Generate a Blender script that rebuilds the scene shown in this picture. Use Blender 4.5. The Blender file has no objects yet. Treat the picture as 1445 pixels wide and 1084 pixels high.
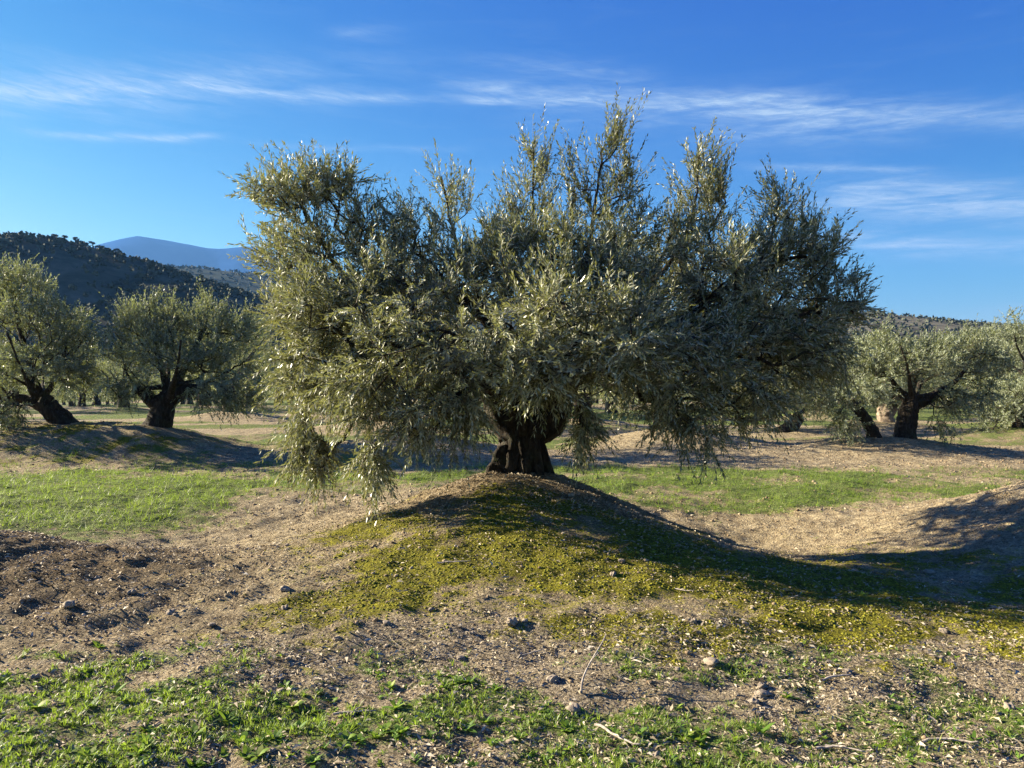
import bpy, math, random
import numpy as np
from mathutils import Vector

R = math.radians
rng = np.random.default_rng(11)
random.seed(5)
scene = bpy.context.scene
COL = scene.collection

# ------------------------------------------------------------------ camera, sky, sun, exposure
SUN_EL, SUN_AZ = 21.0, 18.0          # elevation; shadows fall to the right and SUN_AZ degrees towards the camera
cam_d = bpy.data.cameras.new('camera'); cam = bpy.data.objects.new('camera', cam_d); COL.objects.link(cam)
cam.location = (0, 0, 1.6); cam.rotation_euler = (R(90), 0, 0)
cam_d.sensor_width = 36; cam_d.lens = 27.2; cam_d.clip_start = 0.05; cam_d.clip_end = 30000
scene.camera = cam

sd = Vector((math.cos(R(SUN_AZ))*math.cos(R(SUN_EL)), -math.sin(R(SUN_AZ))*math.cos(R(SUN_EL)), -math.sin(R(SUN_EL))))
sun_l = bpy.data.lights.new('sun', 'SUN'); sun_l.energy = 5.0; sun_l.angle = R(0.53); sun_l.color = (1.0, 0.885, 0.68)
sun = bpy.data.objects.new('sun', sun_l); COL.objects.link(sun)
sun.rotation_euler = sd.to_track_quat('-Z', 'Y').to_euler(); sun.location = (-20, 8, 12)

world = bpy.data.worlds.new('World'); scene.world = world; world.use_nodes = True
wt = world.node_tree; wt.nodes.clear()
class NT:
    """small helper for writing node maths"""
    def __init__(s, t): s.t = t
    def n(s, typ, **kw):
        nd = s.t.nodes.new(typ)
        for k, v in kw.items(): setattr(nd, k, v)
        return nd
    def put(s, sock, v):
        if isinstance(v, bpy.types.NodeSocket): s.t.links.new(v, sock)
        elif v is not None: sock.default_value = v
    def m(s, op, a, b=None, c=None, clamp=False):
        nd = s.n('ShaderNodeMath', operation=op, use_clamp=clamp)
        for i, v in enumerate((a, b, c)):
            if v is not None: s.put(nd.inputs[i], v)
        return nd.outputs[0]
    def mix(s, f, a, b, blend='MIX'):
        nd = s.n('ShaderNodeMix', data_type='RGBA', blend_type=blend)
        s.put(nd.inputs[0], f)
        for i, v in ((6, a), (7, b)):
            if isinstance(v, tuple): v = (*v, 1) if len(v) == 3 else v
            s.put(nd.inputs[i], v)
        return nd.outputs[2]
    def noise(s, vec, scale, detail=4, rough=.55, dist=0, out=0):
        nd = s.n('ShaderNodeTexNoise'); s.put(nd.inputs['Vector'], vec)
        nd.inputs['Scale'].default_value = scale; nd.inputs['Detail'].default_value = detail
        nd.inputs['Roughness'].default_value = rough; nd.inputs['Distortion'].default_value = dist
        return nd.outputs[out]
    def step(s, v, a, b):
        nd = s.n('ShaderNodeMapRange', interpolation_type='SMOOTHSTEP')
        s.put(nd.inputs[0], v); nd.inputs[1].default_value = a; nd.inputs[2].default_value = b
        return nd.outputs[0]
    def xyz(s, a, b, c):
        nd = s.n('ShaderNodeCombineXYZ')
        for i, v in enumerate((a, b, c)): s.put(nd.inputs[i], v)
        return nd.outputs[0]

W = NT(wt)
sky = W.n('ShaderNodeTexSky', sky_type='NISHITA', sun_disc=False)
sky.sun_elevation = R(SUN_EL); sky.sun_rotation = R(-(90 - SUN_AZ)); sky.altitude = 500
sky.air_density = 1.0; sky.dust_density = 0.35; sky.ozone_density = 2.4
spl = W.n('ShaderNodeSeparateColor'); wt.links.new(sky.outputs[0], spl.inputs[0]); cmb = W.n('ShaderNodeCombineColor')
for ch_, (k_, p_, mx_) in enumerate(((.0225, 3.2, 4.2), (.236, 1.45, 6.2), (1.76, .34, 8.4))):      # deep clear winter blue, pale towards the horizon
    W.put(cmb.inputs[ch_], W.m('MULTIPLY', W.m('POWER', W.m('MINIMUM', spl.outputs[ch_], mx_), p_), k_))
skyb = cmb.outputs[0]
tc = W.n('ShaderNodeTexCoord'); sx = W.n('ShaderNodeSeparateXYZ'); wt.links.new(tc.outputs['Generated'], sx.inputs[0])
az = W.m('ARCTAN2', sx.outputs[0], sx.outputs[1]); el = W.m('ARCSINE', sx.outputs[2])
ele = W.m('MAXIMUM', el, 0.0)                      # pale air low down, more so towards the sun
side = W.m('ADD', W.m('MULTIPLY', sx.outputs[0], -math.cos(R(SUN_AZ))), W.m('MULTIPLY', sx.outputs[1], math.sin(R(SUN_AZ))))
pale = W.m('MULTIPLY', W.m('EXPONENT', W.m('MULTIPLY', ele, -9.0)), W.m('ADD', .36, W.m('MULTIPLY', W.step(side, -.4, .7), .60)))
skyb = W.mix(pale, skyb, (2.6, 4.0, 4.1))
# cirrus: long thin streaks, each a band in azimuth / elevation broken up by stretched noise
def px_ae(px, py):
    x, z = (px-722)/1091, (542-py)/1091
    return math.atan2(x, 1), math.atan2(z, math.hypot(x, 1))
wv = W.xyz(W.m('MULTIPLY', az, 3.0), W.m('MULTIPLY', el, 26.0), 0)
n_str = W.noise(wv, 2.2, 6, .62, .6)
wv2 = W.xyz(W.m('MULTIPLY', az, 9.0), W.m('MULTIPLY', W.m('ADD', el, W.m('MULTIPLY', az, .12)), 60.0), 3.3)
n_fine = W.noise(wv2, 3.0, 6, .65, .9)
warp = W.m('MULTIPLY', W.m('SUBTRACT', W.noise(W.xyz(W.m('MULTIPLY', az, 5.0), 0, 1.7), 1.5, 3, .5), .5), .018)
elw = W.m('ADD', el, warp)
total = None
bands = [ # px0, py0, px1, py1, half-thickness px, strength, fade px
    (-900, 92, 330, 118, 15, .8, 120), (230, 112, 640, 146, 6, .60, 80), (-900, 60, 560, 95, 26, .22, 160), (650, 122, 1100, 138, 9, .55, 60),
    (930, 132, 1700, 160, 11, .75, 120), (700, 140, 1250, 165, 20, .30, 120), (1000, 180, 1250, 176, 16, .30, 60), (40, 186, 300, 194, 3.5, .8, 35),
    (340, 200, 640, 212, 3, .38, 60), (1020, 230, 1330, 238, 3.5, .45, 50), (1150, 268, 1300, 250, 6, .50, 35),
    (1160, 282, 1800, 298, 15, 1.0, 60), (1300, 262, 1500, 268, 8, .4, 50), (1170, 338, 2000, 352, 9, .95, 50), (1250, 200, 1320, 203, 5, .25, 40),
    (470, 45, 540, 47, 5, .3, 40), (690, 90, 900, 100, 10, .22, 70), (1400, 435, 1600, 415, 4, .35, 40), (660, 143, 740, 147, 4, .5, 30)]
for (x0, y0, x1, y1, th, stg, fade) in bands:
    a0, e0 = px_ae(x0, y0); a1, e1 = px_ae(x1, y1); sl = (e1-e0)/(a1-a0)
    line = W.m('SUBTRACT', elw, W.m('ADD', W.m('MULTIPLY', az, sl), e0 - sl*a0))
    sg = th*1.3/1091
    g = W.m('EXPONENT', W.m('MULTIPLY', W.m('POWER', W.m('DIVIDE', W.m('ABSOLUTE', line), sg), 1.7), -1.0))
    fa = fade/1091
    g = W.m('MULTIPLY', g, W.step(az, a0-fa, a0+fa))
    g = W.m('MULTIPLY', g, W.m('SUBTRACT', 1.0, W.step(az, a1-fa, a1+fa)))
    g = W.m('MULTIPLY', g, stg)
    total = g if total is None else W.m('ADD', total, g)
brk = W.m('MULTIPLY', W.step(n_str, .28, .66), W.m('ADD', .25, W.m('MULTIPLY', W.step(n_fine, .2, .85), 1.15)))
total = W.m('MULTIPLY', total, W.m('ADD', .14, W.m('MULTIPLY', brk, 1.35)))
vis = W.step(el, 0.05, .2)
veil = W.m('MULTIPLY', W.m('MULTIPLY', W.step(n_str, .5, .9), .14), vis)
cl = W.m('MULTIPLY', W.m('ADD', total, veil), .72, clamp=True)
skyc = W.mix(cl, skyb, (2.3, 3.0, 3.9))
bg = W.n('ShaderNodeBackground'); bg.inputs[1].default_value = 0.050
wt.links.new(skyc, bg.inputs[0])
wo = W.n('ShaderNodeOutputWorld'); wt.links.new(bg.outputs[0], wo.inputs[0])

vs = scene.view_settings
vs.view_transform = 'Standard'; vs.look = 'None'; vs.gamma = 1; vs.exposure = 2.1; vs.use_curve_mapping = False
scene.render.resolution_x, scene.render.resolution_y = 1024, 768
scene.cycles.max_bounces = 5; scene.cycles.diffuse_bounces = 1; scene.cycles.transparent_max_bounces = 4; scene.cycles.volume_bounces = 0
scene.cycles.use_denoising = True; scene.cycles.denoising_prefilter = 'NONE'

# ------------------------------------------------------------------ numeric helpers
def PX(px, py, d):                       # a point seen at that place of the photograph, d metres away along the view axis
    return np.array(((px-722)/1091*d, d, 1.6+(542-py)/1091*d))

def _h(i, j, seed):
    n = (i.astype(np.int64)*374761393 + j.astype(np.int64)*668265263 + seed*1442695041) & 0xffffffff
    n = ((n ^ (n >> 13))*1274126177) & 0xffffffff
    return ((n ^ (n >> 16)) & 0xffffff)/float(0xffffff)
def vnoise(x, y, seed=0):
    xi, yi = np.floor(x), np.floor(y); fx, fy = x-xi, y-yi
    fx = fx*fx*(3-2*fx); fy = fy*fy*(3-2*fy)
    xi = xi.astype(np.int64); yi = yi.astype(np.int64)
    a, b, c, d = _h(xi, yi, seed), _h(xi+1, yi, seed), _h(xi, yi+1, seed), _h(xi+1, yi+1, seed)
    return (a*(1-fx)+b*fx)*(1-fy) + (c*(1-fx)+d*fx)*fy
def fbm(x, y, f, oct=4, seed=0, g=.5):
    s = 0; a = 1; t = 0
    for k in range(oct):
        s = s + a*vnoise(x*f+17.3*k, y*f-9.1*k, seed+k); t += a; a *= g; f *= 2.03
    return s/t
def sst(v, a, b):
    t = np.clip((v-a)/(b-a), 0, 1); return t*t*(3-2*t)

def mesh_from(name, V, F, attrs=None, smooth=False):
    """V (n,3); F an (m,k) array or a list of such arrays; attrs: name -> one float per face"""
    if not isinstance(F, (list, tuple)): F = [F]
    F = [f for f in F if len(f)]
    me = bpy.data.meshes.new(name)
    V = np.asarray(V, dtype=np.float32)
    me.vertices.add(len(V)); me.vertices.foreach_set('co', V.ravel())
    idx = np.concatenate([f.ravel() for f in F]).astype(np.int32)
    tot = np.concatenate([np.full(len(f), f.shape[1]) for f in F]).astype(np.int32)
    st = np.concatenate(([0], np.cumsum(tot)[:-1])).astype(np.int32)
    me.loops.add(len(idx)); me.loops.foreach_set('vertex_index', idx)
    me.polygons.add(len(tot)); me.polygons.foreach_set('loop_start', st)
    if smooth: me.polygons.foreach_set('use_smooth', np.ones(len(tot), dtype=bool))
    for k, v in (attrs or {}).items():
        dom = 'FACE' if len(v) == len(tot) else 'POINT'
        at = me.attributes.new(k, 'FLOAT', dom); at.data.foreach_set('value', np.asarray(v, dtype=np.float32))
    me.update(calc_edges=True)
    return me
def link(name, me, mat=None, parent=None, loc=None):
    o = bpy.data.objects.new(name, me); COL.objects.link(o)
    if mat is not None and len(me.materials) == 0: me.materials.append(mat)
    if parent is not None: o.parent = parent
    if loc is not None: o.location = loc
    return o
def tag(o, label=None, cat=None, group=None, kind=None):
    for k, v in (('label', label), ('category', cat), ('group', group), ('kind', kind)):
        if v: o[k] = v
    return o
def empty(name, loc, rz=0):
    o = bpy.data.objects.new(name, None); COL.objects.link(o); o.location = loc; o.rotation_euler = (0, 0, rz); o.empty_display_size = .2
    return o

# ------------------------------------------------------------------ lie of the land
G = lambda x, y, cx, cy, sx_, sy_, p=2: np.exp(-(np.abs((x-cx)/sx_)**p + np.abs((y-cy)/sy_)**p))
GROVE = []                               # (x, y, mound height, mound sigma) of further trees, filled below
def land(x, y, fine=True):
    h = .44*G(x, y, .1, 7.6, 2.15, 1.9) + .30*G(x, y, .1, 8.5, 1.15, .95)
    h = h + .78*G(x, y, 6.9, 8.3, 1.9, 1.35) + .40*G(x, y, -5.0, 6.3, 2.0, 1.15)
    h = h - .32*G(x, y, 2.9, 8.9, 1.4, 1.8) - .20*G(x, y, -3.0, 9.0, 1.3, 1.8)
    h = h + .72*G(x, y, -9.7, 17.4, 3.5, 1.7, 3)
    for (cx, cy, hh, s) in GROVE:
        if np.ndim(x) > 0:
            m = (np.abs(x-cx) < 3*s) & (np.abs(y-cy) < 3*s)
            if m.any(): h[m] += hh*G(x[m], y[m], cx, cy, s, s*.8)
        else: h = h + hh*G(x, y, cx, cy, s, s*.8)
    d = np.hypot(x, y)
    h = h - 2.2*sst(d, 45, 160)
    if fine:
        near = 1 - sst(d, 25, 60)
        bare = sst(G(x, y, -4.7, 6.2, 2.8, 1.5), .15, .6)
        h = h + (fbm(x, y, .8, 3, 5)-.5)*.09 + (fbm(x, y, 2.1, 2, 7)-.5)*.075*near + (fbm(x, y, 5, 3, 9)-.5)*(.050+.012*bare)*near
        h = h + (fbm(x, y, 11, 2, 13)-.5)*(.028+.012*bare)*near
    return h

# backdrop rows of olives (positions decided first: each has its own raised mound)
GROVE += [(8.75, 18.2, .34, 2.2), (4.1, 19.3, .52, 2.0), (-2.4, 17.6, .45, 2.2), (9.0, 25.0, .1, 2), (14.6, 22.3, .35, 2.0), (12.6, 26.0, .35, 2.0)]
far_spots = []
for j in range(14):
    yy = 27.5 + j*8.6
    for i in range(-16, 17):
        xx = i*8.6 + (j % 2)*2.1 + 3.0 + random.uniform(-.9, .9); y2 = yy + random.uniform(-.9, .9)
        if abs(xx)/y2 > .82 or (y2 < 42 and -.64 < xx/y2 < -.50): continue
        if min(math.hypot(xx-a, y2-b) for a, b in ((9, 25), (14.6, 22.3), (12.6, 26))) < 6: continue
        far_spots.append((xx, y2))
for (a, b) in far_spots:
    if b < 75: GROVE.append((a, b, random.uniform(.2, .45), 2.1))

# ------------------------------------------------------------------ materials
def new_mat(name):
    m = bpy.data.materials.new(name); m.use_nodes = True
    t = m.node_tree; t.nodes.clear(); h = NT(t)
    p = h.n('ShaderNodeBsdfPrincipled'); o = h.n('ShaderNodeOutputMaterial'); t.links.new(p.outputs[0], o.inputs[0])
    return m, h, p, o
def ramp(h, fac, cols):
    nd = h.n('ShaderNodeValToRGB'); h.put(nd.inputs[0], fac); cr = nd.color_ramp
    while len(cr.elements) < len(cols): cr.elements.new(.5)
    for e, (p, c) in zip(cr.elements, cols): e.position = p; e.color = (*c, 1)
    return nd.outputs[0]
def attr(h, name): return h.n('ShaderNodeAttribute', attribute_name=name).outputs['Fac']

def leaf_mat(name, top_cols, under, trans, tw=.3, rough=.38, spec=.5):
    m, h, p, o = new_mat(name)
    r = attr(h, 'tone')
    top = ramp(h, r, top_cols)
    geo = h.n('ShaderNodeNewGeometry')
    und = h.mix(.22, under, top)
    base = h.mix(geo.outputs['Backfacing'], top, und)
    h.put(p.inputs['Base Color'], base)
    h.put(p.inputs['Roughness'], h.m('ADD', rough, h.m('MULTIPLY', geo.outputs['Backfacing'], .25)))
    p.inputs['Specular IOR Level'].default_value = spec
    tr = h.n('ShaderNodeBsdfTranslucent'); h.put(tr.inputs[0], h.mix(.35, trans, top))
    mx = h.n('ShaderNodeMixShader'); mx.inputs[0].default_value = tw
    h.t.links.new(p.outputs[0], mx.inputs[1]); h.t.links.new(tr.outputs[0], mx.inputs[2]); h.t.links.new(mx.outputs[0], o.inputs[0])
    return m
M = {}
olive_top = [(0, (.038, .054, .021)), (.4, (.085, .098, .036)), (.75, (.155, .162, .062)), (.97, (.20, .215, .095)), (1, (.36, .28, .09))]
M['leaf'] = leaf_mat('olive_leaf', olive_top, (.45, .455, .31), (.38, .39, .09), .25, .34, .6)
M['leaf_far'] = leaf_mat('olive_leaf_far', [(0, (.065, .084, .036)), (.6, (.13, .15, .065)), (1, (.23, .24, .11))], (.38, .42, .29), (.34, .38, .10), .31, .45)
M['weed'] = leaf_mat('weed_leaf', [(0, (.06, .12, .018)), (.5, (.12, .22, .028)), (.85, (.21, .31, .04)), (1, (.32, .33, .09))], (.15, .23, .06), (.36, .52, .04), .38, .6, .25)
M['grass'] = leaf_mat('grass_blade', [(0, (.07, .13, .018)), (.5, (.15, .23, .028)), (.85, (.25, .31, .045)), (1, (.42, .37, .17))], (.16, .22, .05), (.36, .50, .04), .40, .5)

m, h, p, o = new_mat('olive_bark'); M['bark'] = m
tcn = h.n('ShaderNodeTexCoord'); mp = h.n('ShaderNodeMapping'); h.t.links.new(tcn.outputs['Object'], mp.inputs[0]); mp.inputs['Scale'].default_value = (1, 1, .3)
n1 = h.noise(mp.outputs[0], 22, 8, .65, .6); n2 = h.noise(tcn.outputs['Object'], 5, 5, .6)
c = ramp(h, n1, [(.28, (.010, .008, .006)), (.5, (.042, .033, .024)), (.75, (.12, .10, .078))])
c = h.mix(h.step(n2, .5, .7), c, h.mix(.5, c, (.07, .08, .045)))
h.put(p.inputs['Base Color'], c); p.inputs['Roughness'].default_value = .9; p.inputs['Specular IOR Level'].default_value = .15
b = h.n('ShaderNodeBump'); b.inputs['Strength'].default_value = 1; b.inputs['Distance'].default_value = .07
h.put(b.inputs['Height'], h.m('ADD', n1, h.m('MULTIPLY', n2, .6))); h.t.links.new(b.outputs[0], p.inputs['Normal'])
m, h, p, o = new_mat('twig_bark'); M['twig'] = m
h.put(p.inputs['Base Color'], (.14, .115, .075, 1)); p.inputs['Roughness'].default_value = .75
m, h, p, o = new_mat('pale_olive_bark'); M['pale_bark'] = m
tcn = h.n('ShaderNodeTexCoord'); n1 = h.noise(tcn.outputs['Object'], 12, 7, .6)
h.put(p.inputs['Base Color'], ramp(h, n1, [(.3, (.10, .07, .045)), (.7, (.36, .28, .20))])); p.inputs['Roughness'].default_value = .9
b = h.n('ShaderNodeBump'); b.inputs['Strength'].default_value = .8; b.inputs['Distance'].default_value = .03
h.put(b.inputs['Height'], n1); h.t.links.new(b.outputs[0], p.inputs['Normal'])

# earth: soil, moss and turf mixed by what grows where
m, h, p, o = new_mat('grove_earth'); M['ground'] = m
tcn = h.n('ShaderNodeTexCoord'); P = tcn.outputs['Object']
nb = h.noise(P, 1.3, 5, .6); nm = h.noise(P, 9, 5, .65, .4); nf = h.noise(P, 60, 6, .7); nv = h.noise(P, 190, 3, .7)
soil = ramp(h, h.m('ADD', h.m('MULTIPLY', nm, .45), h.m('MULTIPLY', nf, .55)), [(.34, (.09, .062, .036)), (.45, (.265, .203, .120)), (.56, (.455, .370, .230)), (.70, (.58, .49, .33))])
soil = h.mix(h.m('MULTIPLY', attr(h, 'rough'), .9), soil, h.mix(1.0, soil, (.47, .42, .37), 'MULTIPLY'))
moss = ramp(h, h.m('ADD', h.m('MULTIPLY', nf, .6), h.m('MULTIPLY', nm, .4)), [(.36, (.045, .036, .014)), (.47, (.13, .120, .014)), (.57, (.235, .215, .018)), (.70, (.35, .31, .035))])
turf = ramp(h, h.m('ADD', h.m('MULTIPLY', nf, .6), h.m('MULTIPLY', nm, .4)), [(.3, (.04, .07, .015)), (.5, (.095, .15, .025)), (.7, (.19, .21, .05))])
litter = ramp(h, nf, [(.36, (.09, .068, .042)), (.48, (.26, .205, .135)), (.62, (.48, .40, .28))])
n3 = h.noise(P, 3.2, 6, .68, .5)
edge = h.m('SUBTRACT', h.m('ADD', h.m('ADD', h.m('MULTIPLY', nm, .9), h.m('MULTIPLY', nf, 1.0)), h.m('MULTIPLY', n3, 1.3)), 1.6)
def thr(a, lo=.35, hi=.6, k=1.1): return h.step(h.m('ADD', attr(h, a), h.m('MULTIPLY', edge, k)), lo, hi)
c = h.mix(h.m('MULTIPLY', thr('litter', .3, .8, 1.0), .85), soil, litter)
c = h.mix(thr('moss', .40, .75, 1.25), c, moss)
c = h.mix(h.m('MULTIPLY', thr('turf', .4, .75, 1.2), .85), c, turf)
def crumbs(scale, off):                                     # loose crumbs and chips: each cell its own tone and height
    mp_ = h.n('ShaderNodeMapping'); h.t.links.new(P, mp_.inputs[0]); mp_.inputs['Location'].default_value = (off, off*.7, 0); mp_.inputs['Scale'].default_value = (1, 1.25, .7)
    dv_ = h.n('ShaderNodeVectorMath', operation='ADD'); h.t.links.new(mp_.outputs[0], dv_.inputs[0])
    sc_ = h.n('ShaderNodeVectorMath', operation='SCALE'); h.t.links.new(h.noise(P, scale*.6, 2, .5, 0, 1), sc_.inputs[0]); sc_.inputs['Scale'].default_value = .9/scale
    h.t.links.new(sc_.outputs[0], dv_.inputs[1])
    v_ = h.n('ShaderNodeTexVoronoi', feature='F1'); h.t.links.new(dv_.outputs[0], v_.inputs['Vector']); v_.inputs['Scale'].default_value = scale
    sp_ = h.n('ShaderNodeSeparateColor'); h.t.links.new(v_.outputs['Color'], sp_.inputs[0])
    hgt = h.m('MULTIPLY', h.m('SUBTRACT', 1.0, h.m('MULTIPLY', v_.outputs['Distance'], 1.5)), h.m('ADD', .25, h.m('MULTIPLY', sp_.outputs[0], 1.0)))
    return hgt, sp_.outputs[1]
c1h, c1t = crumbs(38, 3.1); c2h, c2t = crumbs(85, 7.7)
tonev = h.m('ADD', h.m('ADD', .42, h.m('MULTIPLY', h.step(n3, .35, .62), .26)), h.m('ADD', h.m('MULTIPLY', h.m('MULTIPLY', c1t, c1t), .42), h.m('MULTIPLY', c2t, .42)))
c = h.mix(1.0, c, h.xyz(tonev, tonev, h.m('MULTIPLY', tonev, .985)), 'MULTIPLY')
h.put(p.inputs['Base Color'], c); p.inputs['Roughness'].default_value = .95; p.inputs['Specular IOR Level'].default_value = .1
b = h.n('ShaderNodeBump'); b.inputs['Strength'].default_value = 1; b.inputs['Distance'].default_value = .035
h.put(b.inputs['Height'], h.m('ADD', h.m('ADD', h.m('MULTIPLY', c1h, .38), h.m('MULTIPLY', c2h, .20)), h.m('ADD', h.m('MULTIPLY', nf, .5), h.m('ADD', h.m('MULTIPLY', nv, .25), h.m('MULTIPLY', nm, .9))))); h.t.links.new(b.outputs[0], p.inputs['Normal'])

def simple(name, cols, scale=30, rough=.9, at='tone'):
    m, h, p, o = new_mat(name); tcn = h.n('ShaderNodeTexCoord')
    n = h.noise(tcn.outputs['Object'], scale, 4, .6)
    c = ramp(h, h.m('ADD', h.m('MULTIPLY', attr(h, at), .75), h.m('MULTIPLY', n, .25)) if at else n, cols)
    h.put(p.inputs['Base Color'], c); p.inputs['Roughness'].default_value = rough; p.inputs['Specular IOR Level'].default_value = .2
    b = h.n('ShaderNodeBump'); b.inputs['Strength'].default_value = .6; b.inputs['Distance'].default_value = .01
    h.put(b.inputs['Height'], n); h.t.links.new(b.outputs[0], p.inputs['Normal'])
    return m
M['clod'] = simple('soil_clod', [(0, (.10, .068, .040)), (.5, (.27, .195, .115)), (.85, (.40, .31, .20)), (1, (.52, .45, .33))], 60)
M['dry'] = simple('dry_leaf', [(0, (.055, .038, .024)), (.4, (.25, .20, .13)), (.75, (.45, .385, .28)), (1, (.64, .57, .45))], 30, .7)
M['moss'] = simple('moss_cushion', [(0, (.065, .065, .012)), (.5, (.19, .185, .016)), (1, (.35, .32, .03))], 150)
M['stone'] = simple('limestone', [(.25, (.17, .13, .09)), (.5, (.33, .27, .20)), (.75, (.47, .40, .31))], 25, .9, None)
M['stick'] = simple('dead_wood', [(.3, (.20, .16, .12)), (.7, (.48, .42, .35))], 40, .85, None)

# ------------------------------------------------------------------ the ground sheet
def stops(segs):
    out = [segs[0][0]]
    for a, b, s0, s1 in segs:
        v = a
        while v < b:
            f = (v-a)/(b-a); v += s0+(s1-s0)*f; out.append(min(v, b))
    return np.unique(np.round(out, 5))
xs_p = stops([(0, 5.2, .045, .045), (5.2, 16, .045, .22), (16, 120, .2, 6), (120, 5200, 6, 600)])
xs = np.concatenate((-xs_p[:0:-1], xs_p))
ys = stops([(-400, 0, 60, 1.2), (0, 2.3, 1.0, .05), (2.3, 8.8, .038, .038), (8.8, 20, .038, .16), (20, 120, .15, 5), (120, 5400, 5, 600)])
X, Y = np.meshgrid(xs, ys)
Xf, Yf = X.ravel(), Y.ravel()
def masks(x, y):
    wx = x + (fbm(x, y, .9, 5, 41, .6)-.5)*1.9; wy = y + (fbm(x, y, .9, 5, 51, .6)-.5)*1.6
    # moss on the near flank of the big mound and over to the right
    q = 1.2*G(wx, wy, .75, 6.25, 2.7, 1.85, 2.8)
    moss = np.maximum(q, 1.15*G(wx, wy, 3.4, 5.3, 2.6, 1.15, 2.6))
    moss = np.maximum(moss, .85*G(wx, wy, -1.2, 7.6, 1.1, 1.3)); moss = np.maximum(moss, .6*G(wx, wy, .5, 8.3, 1.5, 1.0))
    moss = np.maximum(moss, .8*G(wx, wy, 4.0, 7.0, 1.6, .7)); moss = np.maximum(moss, 1.0*G(wx, wy, -10.6, 16.3, 4.4, 1.7))
    moss = np.maximum(moss, .5*G(wx, wy, 3.2, 8.2, 1.2, .8))
    # turf: lane behind the mound, lawn on the left, weeds at the photographer's feet
    turf = sst(G(wx, wy+.12*wx, 3.2, 12.9, 5.0, 2.3, 3), .05, .75)*.95
    turf = np.maximum(turf, .62*sst(G(wx, wy, 8.5, 13.0, 6.0, 1.9, 3), .05, .8))
    turf = np.maximum(turf, sst(G(wx, wy, -7.6, 10.9, 3.9, 3.7, 3), .1, .7))
    turf = np.maximum(turf, sst(G(wx, wy, -3.4, 12.8, 4.5, 1.2, 3), .2, .7)*.9)
    fore = sst(4.75 - .30*np.clip(-wx, 0, 3)*-1 - wy*1.0, -.1, .9)*(1 - .35*sst(wx, .2, 1.2)*(1-sst(wy, 3.6, 4.0)*-1+0))
    fore = np.clip(fore, 0, 1)*sst(fbm(x, y, 1.6, 3, 77), .30, .58)
    fore = np.maximum(fore, .6*sst(3.75-y+(fbm(x, y, 2, 3, 78)-.5)*1.2, 0, .5))
    fore = fore*(.35+.65*sst(fbm(x, y, 2.4, 3, 86), .38, .56)); fore = np.maximum(fore, .6*sst(4.9-y, -.2, .5)*sst(fbm(x, y, 2.6, 3, 85), .44, .6)); fore = np.maximum(fore, .72*sst(4.1-y+(fbm(x, y, 1.5, 3, 83)-.5)*1.4, 0, .5)*sst(fbm(x, y, 3.2, 3, 84), .35, .55))
    fore = np.maximum(fore, .75*sst(5.1-wy, 0, .7)*sst(-wx, .6, 1.6)*sst(fbm(x, y, 2.2, 3, 79), .36, .6))
    turf = np.maximum(turf, fore)
    turf = np.maximum(turf, .65*sst(G(wx, wy, 8, 21.5, 14, 1.8, 4), .1, .7)); turf = np.maximum(turf, .95*sst(G(wx, wy, -4.5, 21.0, 7, 3.6, 3), .1, .6)); turf = np.maximum(turf, .6*sst(G(wx, wy, -6.0, 15.0, 5.5, 1.3, 3), .1, .7))
    turf = turf*(.55+.45*sst(fbm(x, y*1.5, .9, 4, 95), .34, .55))
    farp = sst(y, 22, 30); turf = np.maximum(turf, farp*sst(fbm(x*.5, y*1.4, .22, 3, 91), .36, .5)*.9)
    litter = sst(G(wx, wy, .9, 4.6, 3.8, .62, 3), .2, .8)*.9
    litter = np.maximum(litter, .7*sst(5.3-wy, 0, .8)*(.4+.6*sst(x, -2.5, -.5))); litter = np.maximum(litter, .5*G(wx, wy, .2, 8.2, 1.6, 1.2))
    litter = np.maximum(litter, .45*G(wx, wy, 7.2, 10.3, 1.8, .6))
    rough = np.maximum(1.1*G(wx, wy, -4.5, 6.1, 2.4, 1.35, 3), .35*G(wx, wy, -2.6, 5.4, 1.6, .9))
    rough = np.maximum(rough, .9*G(wx, wy, .2, 8.2, 1.5, 1.2))
    moss = moss*(1-.85*G(wx, wy, .1, 8.35, 1.25, .95))*(1-.85*turf*(y < 5))*(.50+.66*sst(fbm(x, y, 1.5, 4, 97, .6), .36, .6)); return moss, turf, litter, rough
moss_m, turf_m, lit_m, rough_m = masks(Xf, Yf)
Zf = land(Xf, Yf)
nx, ny = len(xs), len(ys)
ii = (np.arange(ny-1)[:, None]*nx + np.arange(nx-1)[None, :]).ravel()
me = mesh_from('ground', np.stack((Xf, Yf, Zf), 1), np.stack((ii, ii+1, ii+nx+1, ii+nx), 1),
               {'moss': moss_m, 'turf': turf_m, 'litter': lit_m, 'rough': rough_m}, smooth=True)
tag(link('ground', me, M['ground']), 'undulating tan earth of the olive grove with mossy mounds', kind='structure')
print('ground verts', len(Xf))

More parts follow.
